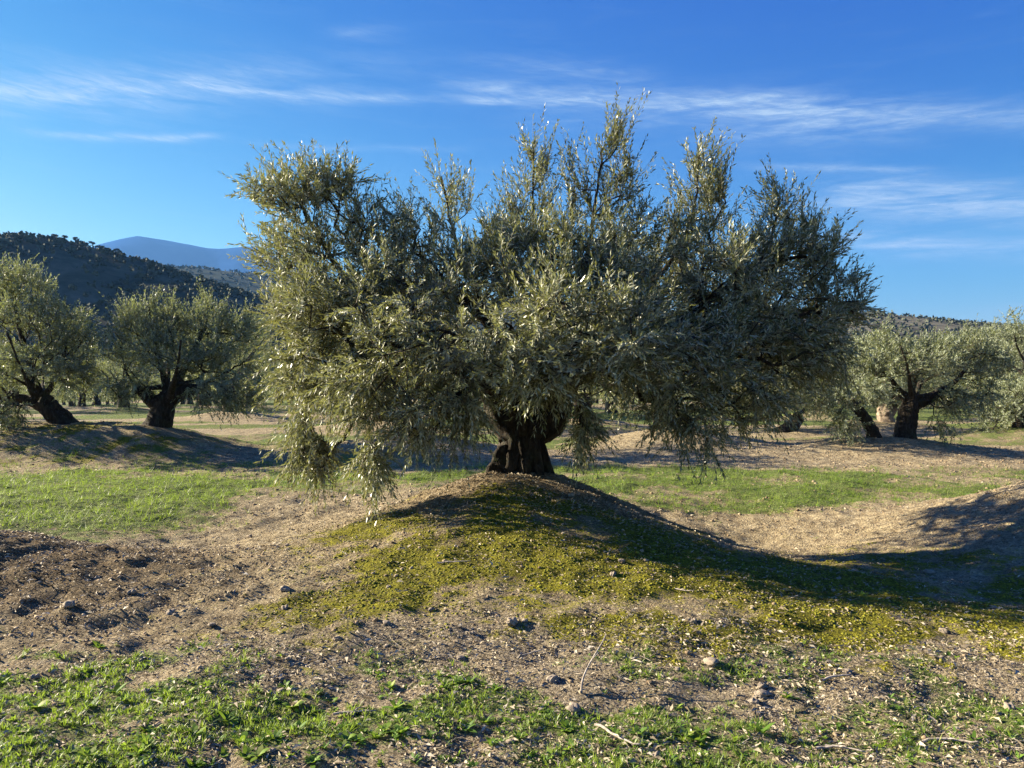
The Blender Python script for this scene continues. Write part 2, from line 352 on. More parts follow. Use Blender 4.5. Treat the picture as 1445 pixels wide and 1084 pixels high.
# ------------------------------------------------------------------ hills and mountain
def profile(pts, ang):                   # pts: (px, py) skyline -> elevation tangent as a function of azimuth tangent
    a = np.array([(q[0]-722)/1091 for q in pts]); e = np.array([(542-q[1])/1091 for q in pts])
    return np.interp(ang, a, e)
def hill(name, dist, pts, foot, back, nx_, ny_, rough_amp, mat, label, seed, x_rng, zb=-6, detail_f=.01):
    t = np.linspace(x_rng[0], x_rng[1], nx_); s = np.linspace(0, 1, ny_)
    T, S = np.meshgrid(t, s)
    D = foot + (back-foot)*S
    crest = (dist-foot)/(back-foot)
    Xh = T*dist*(1+.0*S); Yh = D
    top = profile(pts, T)*dist + 1.6
    f = np.where(S < crest, sst(S/crest, -.08, 1.0)*.96+.04*S/crest, 1-sst((S-crest)/(1-crest), 0, 1))
    n = (fbm(Xh, Yh, detail_f, 5, seed)-.5)*rough_amp*np.sin(np.clip(S, 0, 1)*math.pi)**.5
    n = n*(.25+.75*np.clip(np.abs(S-crest)/.12, 0, 1))
    Zh = zb + (top-zb)*f + n
    i0 = (np.arange(ny_-1)[:, None]*nx_ + np.arange(nx_-1)[None, :]).ravel()
    me = mesh_from(name, np.stack((Xh.ravel(), Yh.ravel(), Zh.ravel()), 1), np.stack((i0, i0+1, i0+nx_+1, i0+nx_), 1), smooth=True)
    tag(link(name, me, mat), label, kind='structure')
    return Xh, Yh, Zh
def hill_mat(name, cols, sc):
    m, h, p, o = new_mat(name); tcn = h.n('ShaderNodeTexCoord')
    n = h.noise(tcn.outputs['Object'], sc, 8, .65, .3)
    h.put(p.inputs['Base Color'], ramp(h, n, cols)); p.inputs['Roughness'].default_value = 1; p.inputs['Specular IOR Level'].default_value = 0
    return m
M['hill_scrub'] = hill_mat('scrub_hill', [(.35, (.035, .036, .022)), (.55, (.085, .078, .05)), (.7, (.15, .125, .085))], .05)
M['hill_grove'] = hill_mat('grove_hill', [(.35, (.11, .10, .07)), (.6, (.19, .17, .12))], .02)
M['mid_grove'] = hill_mat('distant_grove_earth', [(.35, (.05, .06, .045)), (.6, (.085, .09, .065))], .02)
M['mountain'] = hill_mat('haze_blue_mountain', [(.35, (.012, .035, .12)), (.65, (.022, .050, .15))], .004)  # blue of the distant haze is put into the rock's own colour
LH = hill('left_hill', 350, [(-500, 400), (-250, 368), (-60, 343), (0, 341), (60, 337), (100, 340), (130, 348), (200, 369), (260, 389), (340, 412), (420, 438), (520, 478), (620, 520), (700, 560)],
          170, 560, 150, 70, 9, M['hill_scrub'], 'dark scrub covered hill on the left below the blue mountain', 3, (-1.3, 0), -5, .02)
MH = hill('middle_hill', 1000, [(-700, 430), (0, 400), (180, 378), (240, 379), (300, 383), (380, 391), (500, 402), (700, 425), (900, 440), (1100, 450), (1300, 480), (1700, 540)],
          520, 1500, 160, 50, 16, M['mid_grove'], 'low hill of olive groves in front of the blue mountain', 8, (-1.3, .9), -8, .006)
RH = hill('right_hill', 620, [(500, 545), (700, 500), (900, 455), (1000, 444), (1120, 441), (1200, 446), (1300, 457), (1445, 471), (1700, 492), (2300, 520)],
          260, 950, 160, 60, 7, M['hill_grove'], 'low grey hill planted with olive rows on the right skyline', 12, (-.2, 1.4), -6, .01)
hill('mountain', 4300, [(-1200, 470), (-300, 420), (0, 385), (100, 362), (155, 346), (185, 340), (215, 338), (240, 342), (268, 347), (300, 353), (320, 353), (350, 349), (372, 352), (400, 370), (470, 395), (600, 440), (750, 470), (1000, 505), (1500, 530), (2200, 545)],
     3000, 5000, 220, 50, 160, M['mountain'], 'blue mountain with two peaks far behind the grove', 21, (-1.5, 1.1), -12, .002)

# small olive bushes all over the hills
def lump(seed, sub=1):
    import bmesh
    bm = bmesh.new(); bmesh.ops.create_icosphere(bm, subdivisions=sub, radius=1.0)
    r = np.random.default_rng(seed); V = np.array([v.co[:] for v in bm.verts]); F = np.array([[v.index for v in f.verts] for f in bm.faces]); bm.free()
    d = 1 + .28*np.sin(V@r.normal(size=3)*3.1+r.uniform(0, 6)) + r.uniform(-.2, .2, len(V))
    return V*d[:, None]*np.array((1, 1, .8)), F
def clump(seed, n, size, flat=.8):
    g = np.random.default_rng(seed); d = g.normal(size=(n, 3)); d /= np.linalg.norm(d, axis=1)[:, None]
    c = d*g.uniform(.45, 1, (n, 1))*np.array((1, 1, flat)); a = g.normal(size=(n, 3)); a /= np.linalg.norm(a, axis=1)[:, None]
    b = np.cross(a, d+g.normal(0, .5, (n, 3))); b /= np.linalg.norm(b, axis=1)[:, None]; s_ = size*g.uniform(.6, 1.3, (n, 1))
    V = np.stack((c+a*s_, c+b*s_*.8, c-a*s_, c-b*s_*.8), 1).reshape(-1, 3); return V, np.arange(n*4).reshape(n, 4)
LUMPS = [clump(k, 11, .60) for k in range(6)]; LUMPS2 = [clump(20+k, 130, .22) for k in range(3)]
def rot_mats(n, tilt=.0, yaw=None, r=rng):
    yaw = r.uniform(0, 2*np.pi, n) if yaw is None else yaw
    a, b = r.normal(0, 1, n)*tilt, r.normal(0, 1, n)*tilt
    cy, sy, ca, sa, cb, sb = np.cos(yaw), np.sin(yaw), np.cos(a), np.sin(a), np.cos(b), np.sin(b)
    z = np.zeros(n); o1 = np.ones(n)
    Rz = np.stack((cy, -sy, z, sy, cy, z, z, z, o1), 1).reshape(n, 3, 3)
    Rx = np.stack((o1, z, z, z, ca, -sa, z, sa, ca), 1).reshape(n, 3, 3)
    Ry = np.stack((cb, z, sb, z, o1, z, -sb, z, cb), 1).reshape(n, 3, 3)
    return Rz@Rx@Ry
def scatter(tmpls, pos, scale, Rm, tone):
    """many copies of a few small templates as one mesh; returns V, F, tone per face"""
    n = len(pos); which = rng.integers(0, len(tmpls), n); Vs, Fs, Ts = [], [], []; off = 0
    scale = np.asarray(scale); scale = scale[:, None]*np.ones(3) if scale.ndim == 1 else scale
    for k, (V, F) in enumerate(tmpls):
        s = np.where(which == k)[0]
        if not len(s): continue
        VV = np.einsum('nij,nvj->nvi', Rm[s], V[None]*scale[s][:, None, :]) + pos[s][:, None, :]
        FF = F[None] + (np.arange(len(s))*len(V))[:, None, None] + off
        Vs.append(VV.reshape(-1, 3)); Fs.append(FF.reshape(-1, F.shape[1])); Ts.append(np.repeat(tone[s], len(F))); off += len(s)*len(V)
    return np.concatenate(Vs), np.concatenate(Fs), np.concatenate(Ts)
M['bush'] = simple('olive_bush', [(0, (.030, .036, .020)), (.5, (.060, .068, .038)), (1, (.10, .105, .06))], .8)
M['bush_grey'] = simple('olive_bush_grey', [(0, (.045, .052, .036)), (.5, (.072, .08, .055)), (1, (.11, .115, .08))], .8)
def hill_bushes(H, n, smin, smax, name, mat, label, grid=None, vrange=(.02, .85)):
    Xh, Yh, Zh = H; ny_, nx_ = Xh.shape
    if grid is None:
        u = rng.uniform(0, nx_-1.01, n); v = rng.uniform(ny_*vrange[0], ny_*vrange[1], n)
    else:
        gx, gy = grid
        xa = np.arange(Xh.min(), Xh.max(), gx); ya = np.arange(Yh.min()+5, Yh.min()+(Yh.max()-Yh.min())*vrange[1], gy)
        A, B = np.meshgrid(xa, ya); A = A.ravel()+rng.normal(0, gx*.07, A.size)+B.ravel()*.25; B = B.ravel()+rng.normal(0, gy*.07, B.size)
        ok = (A > Xh.min()+1) & (A < Xh.max()-1); A, B = A[ok], B[ok]
        u = (A-Xh[0, 0])/(Xh[0, -1]-Xh[0, 0])*(nx_-1.01); v = (B-Yh[0, 0])/(Yh[-1, 0]-Yh[0, 0])*(ny_-1.01)
    u = np.clip(u, 0, nx_-1.01); v = np.clip(v, 0, ny_-1.01)
    i, j = u.astype(int), v.astype(int); fu, fv = u-i, v-j
    bl = lambda A: (A[j, i]*(1-fu)+A[j, i+1]*fu)*(1-fv)+(A[j+1, i]*(1-fu)+A[j+1, i+1]*fu)*fv
    pos = np.stack((bl(Xh), bl(Yh), bl(Zh)), 1)
    ok = np.abs(pos[:, 0]/pos[:, 1]) < 1.15
    if grid is None: ok &= fbm(pos[:, 0], pos[:, 1], .03, 4, 500) + rng.uniform(-.16, .16, len(pos)) > .46
    else: ok &= rng.uniform(size=len(pos)) < .55 + .5*sst(fbm(pos[:, 0], pos[:, 1], .012, 3, 510), .35, .55)
    pos = pos[ok]; n = len(pos)
    sc = rng.uniform(smin, smax, n); pos[:, 2] += sc*.45
    V, F, T = scatter(LUMPS, pos, sc, rot_mats(n, .1), rng.uniform(0, 1, n))
    o = link(name, mesh_from(name, V, F, {'tone': T}), mat); tag(o, label, kind='stuff'); return n
nb_ = hill_bushes(LH, 12000, .5, 1.7, 'hill_scrub', M['bush'], 'dark bushes and small olives covering the left hill')
nb2 = hill_bushes(RH, 0, 1.5, 2.2, 'hill_olives', M['bush_grey'], 'rows of grey green olives on the right hill', grid=(7.5, 8.5), vrange=(0, .6))
nb3 = hill_bushes(MH, 0, 2.2, 3.2, 'distant_olives', M['bush_grey'], 'olive groves covering the low hill before the mountain', grid=(13, 13), vrange=(0, .62))
print('bushes', nb_, nb2, nb3)

# ------------------------------------------------------------------ olive trees
def unit(v): return v/np.maximum(np.linalg.norm(v, axis=-1, keepdims=True), 1e-9)
def tube(pts, rad, k=8, seed=0, gnarl=.0, cap=True, tw=0.):
    """one skin round a polyline; gnarl gives fluted, knotty bark"""
    pts = np.asarray(pts, float); n = len(pts); rad = np.asarray(rad, float)
    T = np.gradient(pts, axis=0); T = unit(T)
    ref = np.array((0., 1., .05)) if abs(T[0][1]) < .9 else np.array((1., 0, 0))
    U = unit(ref - (T@ref)[:, None]*T); Vv = np.cross(T, U)
    th = np.linspace(0, 2*np.pi, k, endpoint=False)
    s = np.linspace(0, 1, n)[:, None]; L = np.concatenate(([0], np.cumsum(np.linalg.norm(np.diff(pts, axis=0), axis=1))))[:, None]
    rr = np.ones((n, k))
    if gnarl:
        g = np.random.default_rng(seed)
        for f, a in ((2, .5), (3, .6), (5, .5), (9, .34), (15, .24), (23, .14)):
            rr += gnarl*a*np.sin(f*th[None]+g.uniform(0, 6)+L*g.uniform(-3, 3)+tw*s)*(.7+.3*np.sin(L*g.uniform(5, 12)+g.uniform(0, 6)))
        rr += gnarl*.35*(fbm(np.cos(th)[None]*2+L*0, np.sin(th)[None]*2+L*7, 2.2, 3, seed)-.5)*2
    r = rad[:, None]*rr
    V = pts[:, None]+U[:, None]*(np.cos(th)[None, :, None]*r[..., None])+Vv[:, None]*(np.sin(th)[None, :, None]*r[..., None])
    V = V.reshape(-1, 3); i = np.arange(n-1)[:, None]*k+np.arange(k)[None]; j = np.arange(n-1)[:, None]*k+(np.arange(k)[None]+1) % k
    F = np.stack((i, j, j+k, i+k), -1).reshape(-1, 4)
    tris = np.zeros((0, 3), int)
    if cap:
        V = np.vstack((V, pts[-1]+T[-1]*rad[-1]*.5)); c = len(V)-1; a = np.arange(k)+(n-1)*k
        tris = np.stack((a, (np.arange(k)+1) % k+(n-1)*k, np.full(k, c)), 1)
    return V, F, tris
def join(parts):
    Vs, Fs, Ts, off = [], [], [], 0
    for V, F, t in parts:
        Vs.append(V); Fs.append(F+off); Ts.append(t+off); off += len(V)
    return np.concatenate(Vs), [np.concatenate(Fs), np.concatenate(Ts)]
def smooth_path(ctrl, n, jit=0, g=rng):
    c = np.asarray(ctrl, float); t = np.linspace(0, len(c)-1, n); i = np.clip(t.astype(int), 0, len(c)-2); f = (t-i)[:, None]
    p0 = c[np.maximum(i-1, 0)]; p1 = c[i]; p2 = c[i+1]; p3 = c[np.minimum(i+2, len(c)-1)]
    p = .5*((2*p1)+(-p0+p2)*f+(2*p0-5*p1+4*p2-p3)*f*f+(-p0+3*p1-3*p2+p3)*f**3)
    if jit: p[1:-1] += g.normal(0, jit, (n-2, 3))
    return p

def leaves(P0, D, L, C, pairs, ll, lw, g, detailed):
    n = len(P0); m = pairs*2
    t = (np.repeat(np.arange(pairs), 2)+.6)/pairs; t = t[None]+g.uniform(-.3, .3, (n, m))/pairs
    t3 = t[..., None]
    pos = P0[:, None]+D[:, None]*(L[:, None]*t)[..., None]+C[:, None]*(L[:, None]*t*t)[..., None]
    T = unit(D[:, None]+2*C[:, None]*t3)
    ref = unit(g.normal(size=(n, 1, 3))); U = unit(ref-(T*ref).sum(-1, keepdims=True)*T); Vv = np.cross(T, U)
    ph = g.uniform(0, 6.28, (n, 1))+np.repeat(np.arange(pairs), 2)[None]*1.57+np.tile([0, np.pi], pairs)[None]+g.normal(0, .35, (n, m))
    side = U*np.cos(ph)[..., None]+Vv*np.sin(ph)[..., None]
    a = np.clip(.86-.45*t+g.normal(0, .2, (n, m)), .15, 1.4)
    Ld = unit(T*np.cos(a)[..., None]+side*np.sin(a)[..., None]); Ld[..., 2] -= .10; Ld = unit(Ld)
    N = unit(T-(T*Ld).sum(-1, keepdims=True)*Ld+g.normal(0, .28, (n, m, 3))); N = unit(N-(N*Ld).sum(-1, keepdims=True)*Ld)
    Wd = np.cross(Ld, N)
    keep = (g.uniform(size=(n, m)) < .93).ravel()
    l = ll*g.uniform(.65, 1.25, (n, m))*(1-.35*(t-.5).clip(0)); w = lw*g.uniform(.8, 1.2, (n, m))
    f = lambda A: A.reshape(-1, A.shape[-1])[keep]
    pos, Ld, N, Wd = f(pos), f(Ld), f(N), f(Wd); l = l.ravel()[keep][:, None]; w = w.ravel()[keep][:, None]
    cv = g.uniform(-.12, .10, (len(l), 1))*l
    if detailed:
        V = np.stack((pos, pos+Ld*l*.38+Wd*w*.5+N*cv*.5, pos+Ld*l*.38-Wd*w*.5+N*cv*.5, pos+Ld*l*.72+Wd*w*.4+N*cv*.8, pos+Ld*l*.72-Wd*w*.4+N*cv*.8, pos+Ld*l+N*cv*0), 1)
        F = np.array(((0, 2, 1), (1, 2, 4), (1, 4, 3), (3, 4, 5)))
    else:
        V = np.stack((pos, pos+Ld*l*.5+Wd*w*.55+N*cv, pos+Ld*l*.5-Wd*w*.55+N*cv, pos+Ld*l), 1)
        F = np.array(((0, 2, 1), (1, 2, 3)))
    k = V.shape[1]
    FF = (F[None]+(np.arange(len(V))*k)[:, None, None]).reshape(-1, 3)
    return V.reshape(-1, 3), FF, len(V), len(F)

def grow(base_limbs, lobes, seed, n_targets, step=.13, twigs_per=2.0, twig_len=.30, pairs=13, ll=.062, lw=.0125, detailed=True, fine_r=.0045, inner=.35):
    """base_limbs: list of polylines; lobes: (centre, radii, weight, lift) that the branches reach for.
    Returns meshes' data: limbs, branches, twigs, leaves"""
    g = np.random.default_rng(seed)
    nodes, par, lift, fixed = [], [], [], []
    limb_ids = []
    for pl in base_limbs:
        ids = []
        for q, pnt in enumerate(pl):
            if q == 0 and nodes:
                dd = np.linalg.norm(np.array(nodes)-pnt, axis=1); b_ = int(np.argmin(dd))
                if dd[b_] < .5: ids.append(b_); continue
            nodes.append(np.array(pnt)); par.append(ids[-1] if ids else -1); ids.append(len(nodes)-1); lift.append(0); fixed.append(True)
        limb_ids.append(ids)
    w = np.array([l[2] for l in lobes], float); w /= w.sum()
    which = g.choice(len(lobes), n_targets, p=w)
    C = np.array([l[0] for l in lobes])[which]; Rr = np.array([l[1] for l in lobes])[which]; Lf = np.array([l[3] for l in lobes])[which]
    dv = unit(g.normal(size=(n_targets, 3))); rad = g.uniform(inner**2, 1, (n_targets, 1))**(1/2.)
    off = dv*Rr*rad; up_ = np.clip(Lf, 0, 1)*(Lf > .45); zr = off[:, 2]/Rr[:, 2]
    off[:, :2] *= (1-up_*(.15+.60*zr))[:, None]
    Tg = C+off
    start = np.array(nodes[0])
    order = np.argsort(np.linalg.norm(Tg-start, axis=1)+g.uniform(0, .5, n_targets))
    cap = 60000; N_ = np.zeros((cap, 3)); cnt = len(nodes); N_[:cnt] = nodes; plen = np.zeros(cap)
    for i in range(1, cnt):
        plen[i] = plen[par[i]]+np.linalg.norm(N_[i]-N_[par[i]]) if par[i] >= 0 else 0
    par = list(par); lift = list(lift)
    tips = []
    for q in order:
        tg = Tg[q]
        dd = np.linalg.norm(N_[:cnt]-tg, axis=1)+.18*plen[:cnt]
        b_ = int(np.argmin(dd)); a = N_[b_]; dist = np.linalg.norm(tg-a)
        if dist < .05: continue
        ns = max(1, int(dist/step)); prev = b_
        pd = unit(a-N_[par[b_]]) if par[b_] >= 0 else np.array((0, 0, 1.))
        mid = (a+tg)/2+pd*dist*.12+np.array((0, 0, .10 if Lf[q] >= 0 else .22))*dist+g.normal(0, .05, 3)*dist
        for s in range(1, ns+1):
            u = s/ns; pnt = (1-u)**2*a+2*u*(1-u)*mid+u*u*tg
            if s < ns: pnt = pnt+g.normal(0, .012, 3)
            N_[cnt] = pnt; par.append(prev); lift.append(Lf[q]); plen[cnt] = plen[prev]+dist/ns; prev = cnt; cnt += 1
        tips.append(prev)
    N_ = N_[:cnt]; par = np.array(par); lift = np.array(lift); nfix = sum(fixed)
    load = np.zeros(cnt)
    for t_ in tips: load[t_] += 1
    for i in range(cnt-1, 0, -1):
        if par[i] >= 0: load[par[i]] += load[i]
    rad_ = .0034*np.maximum(load, 1)**.47
    ch = [[] for _ in range(cnt)]
    for i in range(cnt):
        if par[i] >= 0: ch[par[i]].append(i)
    # chains of branch (not of the hand laid limbs)
    parts = []
    for i in range(nfix, cnt):
        p_ = par[i]
        if p_ < nfix or (ch[p_] and max(ch[p_], key=lambda c: load[c]) != i):
            c_ = [p_, i]; j = i
            while ch[j]:
                j = max(ch[j], key=lambda c: load[c]); c_.append(j)
            pts = N_[c_]; rr = rad_[c_].copy(); rr[0] = rr[1]*1.15
            k = 4 if rr[1] < .008 else (6 if rr[1] < .02 else 9)
            parts.append(tube(pts, rr, k, cap=False))
    br = join(parts)
    # twigs
    fi = np.where(load[nfix:] <= 7)[0]+nfix
    m = g.poisson(twigs_per, len(fi)); m[np.isin(fi, tips)] += 2
    src = np.repeat(fi, m); n = len(src)
    ax = unit(N_[src]-N_[par[src]]); lf = lift[src][:, None]
    u_ = g.uniform(0, 1, (n, 1)); P0 = N_[src]*(u_)+N_[par[src]]*(1-u_)
    D = ax*.85+g.normal(0, .40, (n, 3)); D[:, 2] += .36+.75*np.maximum(lf[:, 0], 0)+np.minimum(lf[:, 0], 0)*1.0
    D = unit(D)
    L = twig_len*g.uniform(.55, 1.3, n)*(1+.3*np.maximum(lf[:, 0], 0)*(g.uniform(size=n) < .3))
    C = g.normal(0, .10, (n, 3)); C[:, 2] += .05+.22*lf[:, 0]*(lf[:, 0] > 0)-.30*(lf[:, 0] < 0)-.04
    tw_parts = None
    # twig stems: thin three sided prisms in two segments
    tt = np.array((0, .5, 1.)) if detailed else np.array((0, 1.)); ns_ = len(tt); pp = P0[:, None]+D[:, None]*(L[:, None]*tt)[..., None]+C[:, None]*(L[:, None]*tt*tt)[..., None]
    T = unit(D[:, None]+2*C[:, None]*tt[None, :, None]); ref = unit(g.normal(size=(n, 1, 3))); U = unit(ref-(T*ref).sum(-1, keepdims=True)*T); Vv = np.cross(T, U)
    rr = np.interp(tt, (0, 1), (.0030, .0010))[None, :, None]
    ring = [pp+rr*(U*math.cos(a)+Vv*math.sin(a)) for a in (0, 2.094, 4.189)]
    V = np.stack(ring, 2).reshape(n, 3*ns_, 3)
    fq = np.array([(s*3+a, s*3+(a+1) % 3, s*3+3+(a+1) % 3, s*3+3+a) for s in range(ns_-1) for a in (0, 1, 2)])
    twig = (V.reshape(-1, 3), (fq[None]+(np.arange(n)*3*ns_)[:, None, None]).reshape(-1, 4))
    lv, lfc, nl, per = leaves(P0, D, L, C, pairs, ll, lw, g, detailed)
    tone = g.beta(2, 2.4, nl); tone[g.uniform(size=nl) < .006] = 1
    # limbs
    limbs = []
    for ids in limb_ids:
        pts = N_[ids]; limbs.append((pts, np.maximum(rad_[ids], .012)))
    print('tree', seed, 'nodes', cnt, 'twigs', n, 'leaves', nl)
    return dict(limbs=limbs, br=br, twig=twig, leaf=(lv, lfc, np.repeat(tone, per)))

def plant(origin, data, trunk_parts, limb_scale, labels, mat_leaf='leaf', name='olive_tree', bark='bark', gn=.10, rmin=0, lk=14):
    """labels: (label, group). Everything is stored relative to the root at the trunk's foot"""
    root = empty(name, origin); org = np.array(origin)
    tag(root, labels[0], 'olive tree', labels[1])
    V, F = join([(v-org, f, t) for v, f, t in trunk_parts])
    link('trunk', mesh_from('trunk', V, F, smooth=True), M[bark], root)
    for i, (pts, rr) in enumerate(data['limbs']):
        n = len(pts)*3; pp = smooth_path(pts, n, .006); r2 = np.interp(np.linspace(0, 1, n), np.linspace(0, 1, len(rr)), rr)*limb_scale
        r2 = np.maximum(r2, rmin)
        v, f, t = tube(pp-org, r2, lk, 30+i, gn)
        link('limb', mesh_from('limb', v, [f, t], smooth=True), M[bark], root)
    V, F = data['br']; o = link('branches', mesh_from('branches', V-org, F, smooth=True), M['bark'], root); o['kind'] = 'stuff'
    V, F = data['twig']; o = link('twigs', mesh_from('twigs', V-org, F), M['twig'], root); o['kind'] = 'stuff'
    V, F, t = data['leaf']; o = link('crown', mesh_from('crown', V-org, F, {'tone': t}), M[mat_leaf], root); o['kind'] = 'stuff'
    return root

def LB(px, py, d, rpx, rd, rpy, w, lift=.15):
    k = d/1091; return (PX(px, py, d), np.array((rpx*k, rd, rpy*k)), w, lift)

# --- the great olive on its mound
D0 = 8.5
bz = float(land(np.array([.12]), np.array([D0]), False)[0])
base = np.array((.12, D0, bz))
head = PX(742, 560, D0)
B = lambda px, py, d=D0: PX(px, py, d)
limbs = [
    [head+(0, 0, -.15), head+(-.05, .0, .25), B(700, 470), B(640, 415), B(560, 400), B(500, 400, 8.4), B(455, 345, 8.4), B(425, 290, 8.5)],
    [head+(-.05, .02, .25), B(700, 480, 8.7), B(665, 400, 8.8), B(640, 330, 8.7), B(622, 250, 8.6)],
    [head+(0, 0, .1), B(765, 470, 8.7), B(760, 400, 8.9), B(752, 320, 8.9), B(752, 210, 8.8)],
    [head+(.05, 0, .1), B(800, 470, 8.4), B(820, 400, 8.2), B(835, 320, 8.3), B(850, 210, 8.5)],
    [head+(.1, 0, .0), B(830, 490, 8.8), B(890, 430, 9.0), B(945, 370, 8.9), B(978, 300, 8.7), B(985, 220, 8.7)],
    [head+(.12, 0, .0), B(850, 520, 8.5), B(930, 470, 8.4), B(1020, 410, 8.4), B(1080, 350, 8.5), B(1100, 280, 8.6)],
    [B(880, 500, 8.4), B(960, 490, 8.2), B(1050, 470, 8.2), B(1150, 440, 8.4)],
    [head+(-.12, -.05, -.02), B(680, 540, 8.3), B(610, 500, 8.1), B(540, 490, 7.9), B(470, 520, 7.9), B(430, 560, 8.0)],
    [head+(0, -.1, .1), B(745, 500, 7.9), B(770, 450, 7.2), B(800, 430, 6.6)],
    [head+(-.1, -.1, .0), B(700, 510, 7.8), B(640, 470, 7.2), B(580, 470, 7.1)],
    [head+(.1, -.1, .0), B(800, 520, 7.8), B(870, 490, 7.1), B(940, 500, 7.1)],
    [head+(0, .1, .1), B(730, 490, 9.0), B(680, 430, 9.6), B(620, 400, 10.1)],
    [head+(.1, .1, .1), B(820, 480, 9.1), B(890, 430, 9.7), B(950, 400, 10.2)],
    [B(930, 470, 8.4), B(980, 520, 8.1), B(1020, 560, 8.0)],
]
limbs = [[np.array(q) for q in smooth_path(l, len(l)*3)] for l in limbs]
lobes = [
    LB(415, 268, 8.5, 74, .5, 40, .80, .3), LB(440, 215, 8.5, 28, .35, 22, .3, .5), LB(480, 255, 8.5, 30, .4, 28, .35, .2), LB(425, 345, 8.4, 80, .6, 48, .85), LB(455, 430, 8.2, 80, .9, 70, 1.6, 0),
    LB(440, 520, 8.1, 52, .7, 65, 1.1, -.4), LB(428, 610, 8.0, 20, .22, 56, .5, -1), LB(512, 550, 7.4, 62, .6, 66, 1.0, -.5), LB(525, 650, 7.3, 26, .25, 34, .35, -1), LB(455, 640, 8.0, 22, .25, 40, .3, -1),
    LB(560, 480, 7.4, 85, 1.0, 80, 1.3, -.1), LB(545, 350, 8.5, 62, .7, 70, .9, .4), LB(610, 400, 8.6, 75, .9, 70, .85, .2), LB(600, 585, 7.4, 60, .6, 48, .9, -.6), LB(655, 560, 7.4, 38, .5, 60, .6, -.6),
    LB(620, 275, 8.6, 46, .4, 80, .50, .9), LB(580, 290, 8.6, 26, .3, 40, .3, .8), LB(655, 250, 8.6, 15, .2, 35, .16, 1), LB(690, 320, 8.7, 42, .5, 55, .6, .7),
    LB(750, 250, 8.8, 50, .4, 98, .75, 1), LB(800, 235, 8.6, 38, .35, 75, .45, 1), LB(860, 235, 8.5, 60, .45, 78, .95, .8), LB(720, 290, 8.6, 40, .4, 55, .4, .7), LB(900, 290, 8.6, 34, .4, 40, .35, .5), LB(750, 170, 8.8, 10, .15, 22, .10, 1), LB(870, 165, 8.5, 22, .2, 20, .2, 1),
    LB(760, 380, 7.9, 95, 1.2, 80, 1.6, .4), LB(850, 340, 8.2, 75, .9, 70, 1.2, .5), LB(800, 440, 6.9, 110, .8, 62, 1.35, .1), LB(760, 515, 6.6, 80, .45, 38, .9, -.2), LB(860, 500, 6.7, 70, .6, 55, 1.1, -.2),
    LB(760, 545, 7.5, 60, .4, 22, .5, -.2), LB(822, 600, 7.7, 20, .2, 46, .3, -1), LB(700, 480, 6.8, 60, .6, 60, .4, 0),
    LB(985, 255, 8.7, 56, .45, 90, .75, 1), LB(990, 190, 8.7, 14, .2, 26, .16, 1), LB(1015, 240, 8.7, 18, .25, 36, .2, 1), LB(950, 300, 8.7, 34, .4, 50, .4, .8), LB(950, 400, 8.6, 90, 1.1, 75, 1.2, .3),
    LB(1098, 290, 8.6, 54, .5, 68, .70, .8), LB(1135, 290, 8.6, 20, .3, 30, .2, .6), LB(1060, 330, 8.6, 45, .6, 45, .6, .6), LB(1120, 370, 8.5, 65, .8, 55, .85, .2), LB(1165, 420, 8.5, 48, .6, 50, .7, 0),
    LB(1050, 440, 8.4, 90, 1.1, 75, 1.35, .1), LB(1110, 500, 8.3, 75, .9, 62, 1.3, -.2), LB(1050, 560, 8.2, 70, .7, 42, 1.0, -.4), LB(950, 520, 7.6, 85, .9, 68, 1.5, -.2), LB(960, 585, 7.9, 60, .5, 36, .7, -.5),
    LB(1003, 620, 8.0, 14, .2, 28, .12, -1), LB(1190, 425, 8.5, 28, .3, 18, .15, 0), LB(1160, 500, 8.5, 34, .5, 45, .4, -.3),
    LB(680, 400, 8.3, 70, 1.0, 70, .6, .3), LB(520, 420, 8.2, 60, .9, 60, .8, .1), LB(900, 460, 7.1, 70, .7, 60, .9, .1), LB(1010, 390, 8.1, 60, .8, 60, .8, .3), LB(500, 310, 8.6, 36, .4, 45, .35, .4), LB(640, 490, 7.2, 60, .8, 60, .4, -.1), LB(1150, 350, 8.5, 32, .4, 40, .35, .4),
    LB(775, 350, 7.9, 60, .6, 50, .35, .35), LB(650, 400, 7.7, 60, .7, 50, .2, .2), LB(870, 385, 7.7, 55, .7, 50, .5, .2), LB(540, 400, 7.9, 60, .7, 45, .4, .1), LB(1010, 470, 7.7, 60, .7, 60, .6, .0), LB(450, 440, 7.7, 50, .6, 60, .6, .1),
    LB(620, 430, 9.9, 90, .8, 80, .9, .1), LB(900, 400, 10.0, 110, .8, 80, 1.0, .2), LB(1040, 470, 9.8, 80, .7, 80, .8, 0), LB(500, 470, 9.6, 60, .6, 80, .6, -.2), LB(880, 540, 9.6, 80, .7, 45, .5, -.3),
]
for i_, l_ in enumerate(lobes):           # shoots run on past the point a branch reaches for
    cut = .34 if l_[3] > .45 else (.10 if l_[3] > -.05 else .0)
    l_[0][2] -= cut; lobes[i_] = (l_[0], np.maximum(l_[1]-np.array((.06, .03, .04)), .07), l_[2]*(.62 if l_[3] > .45 else 1), l_[3])
dat = grow(limbs, lobes, 4, 3900, twigs_per=1.12, twig_len=.33, pairs=14, ll=.068, lw=.0125, detailed=False)
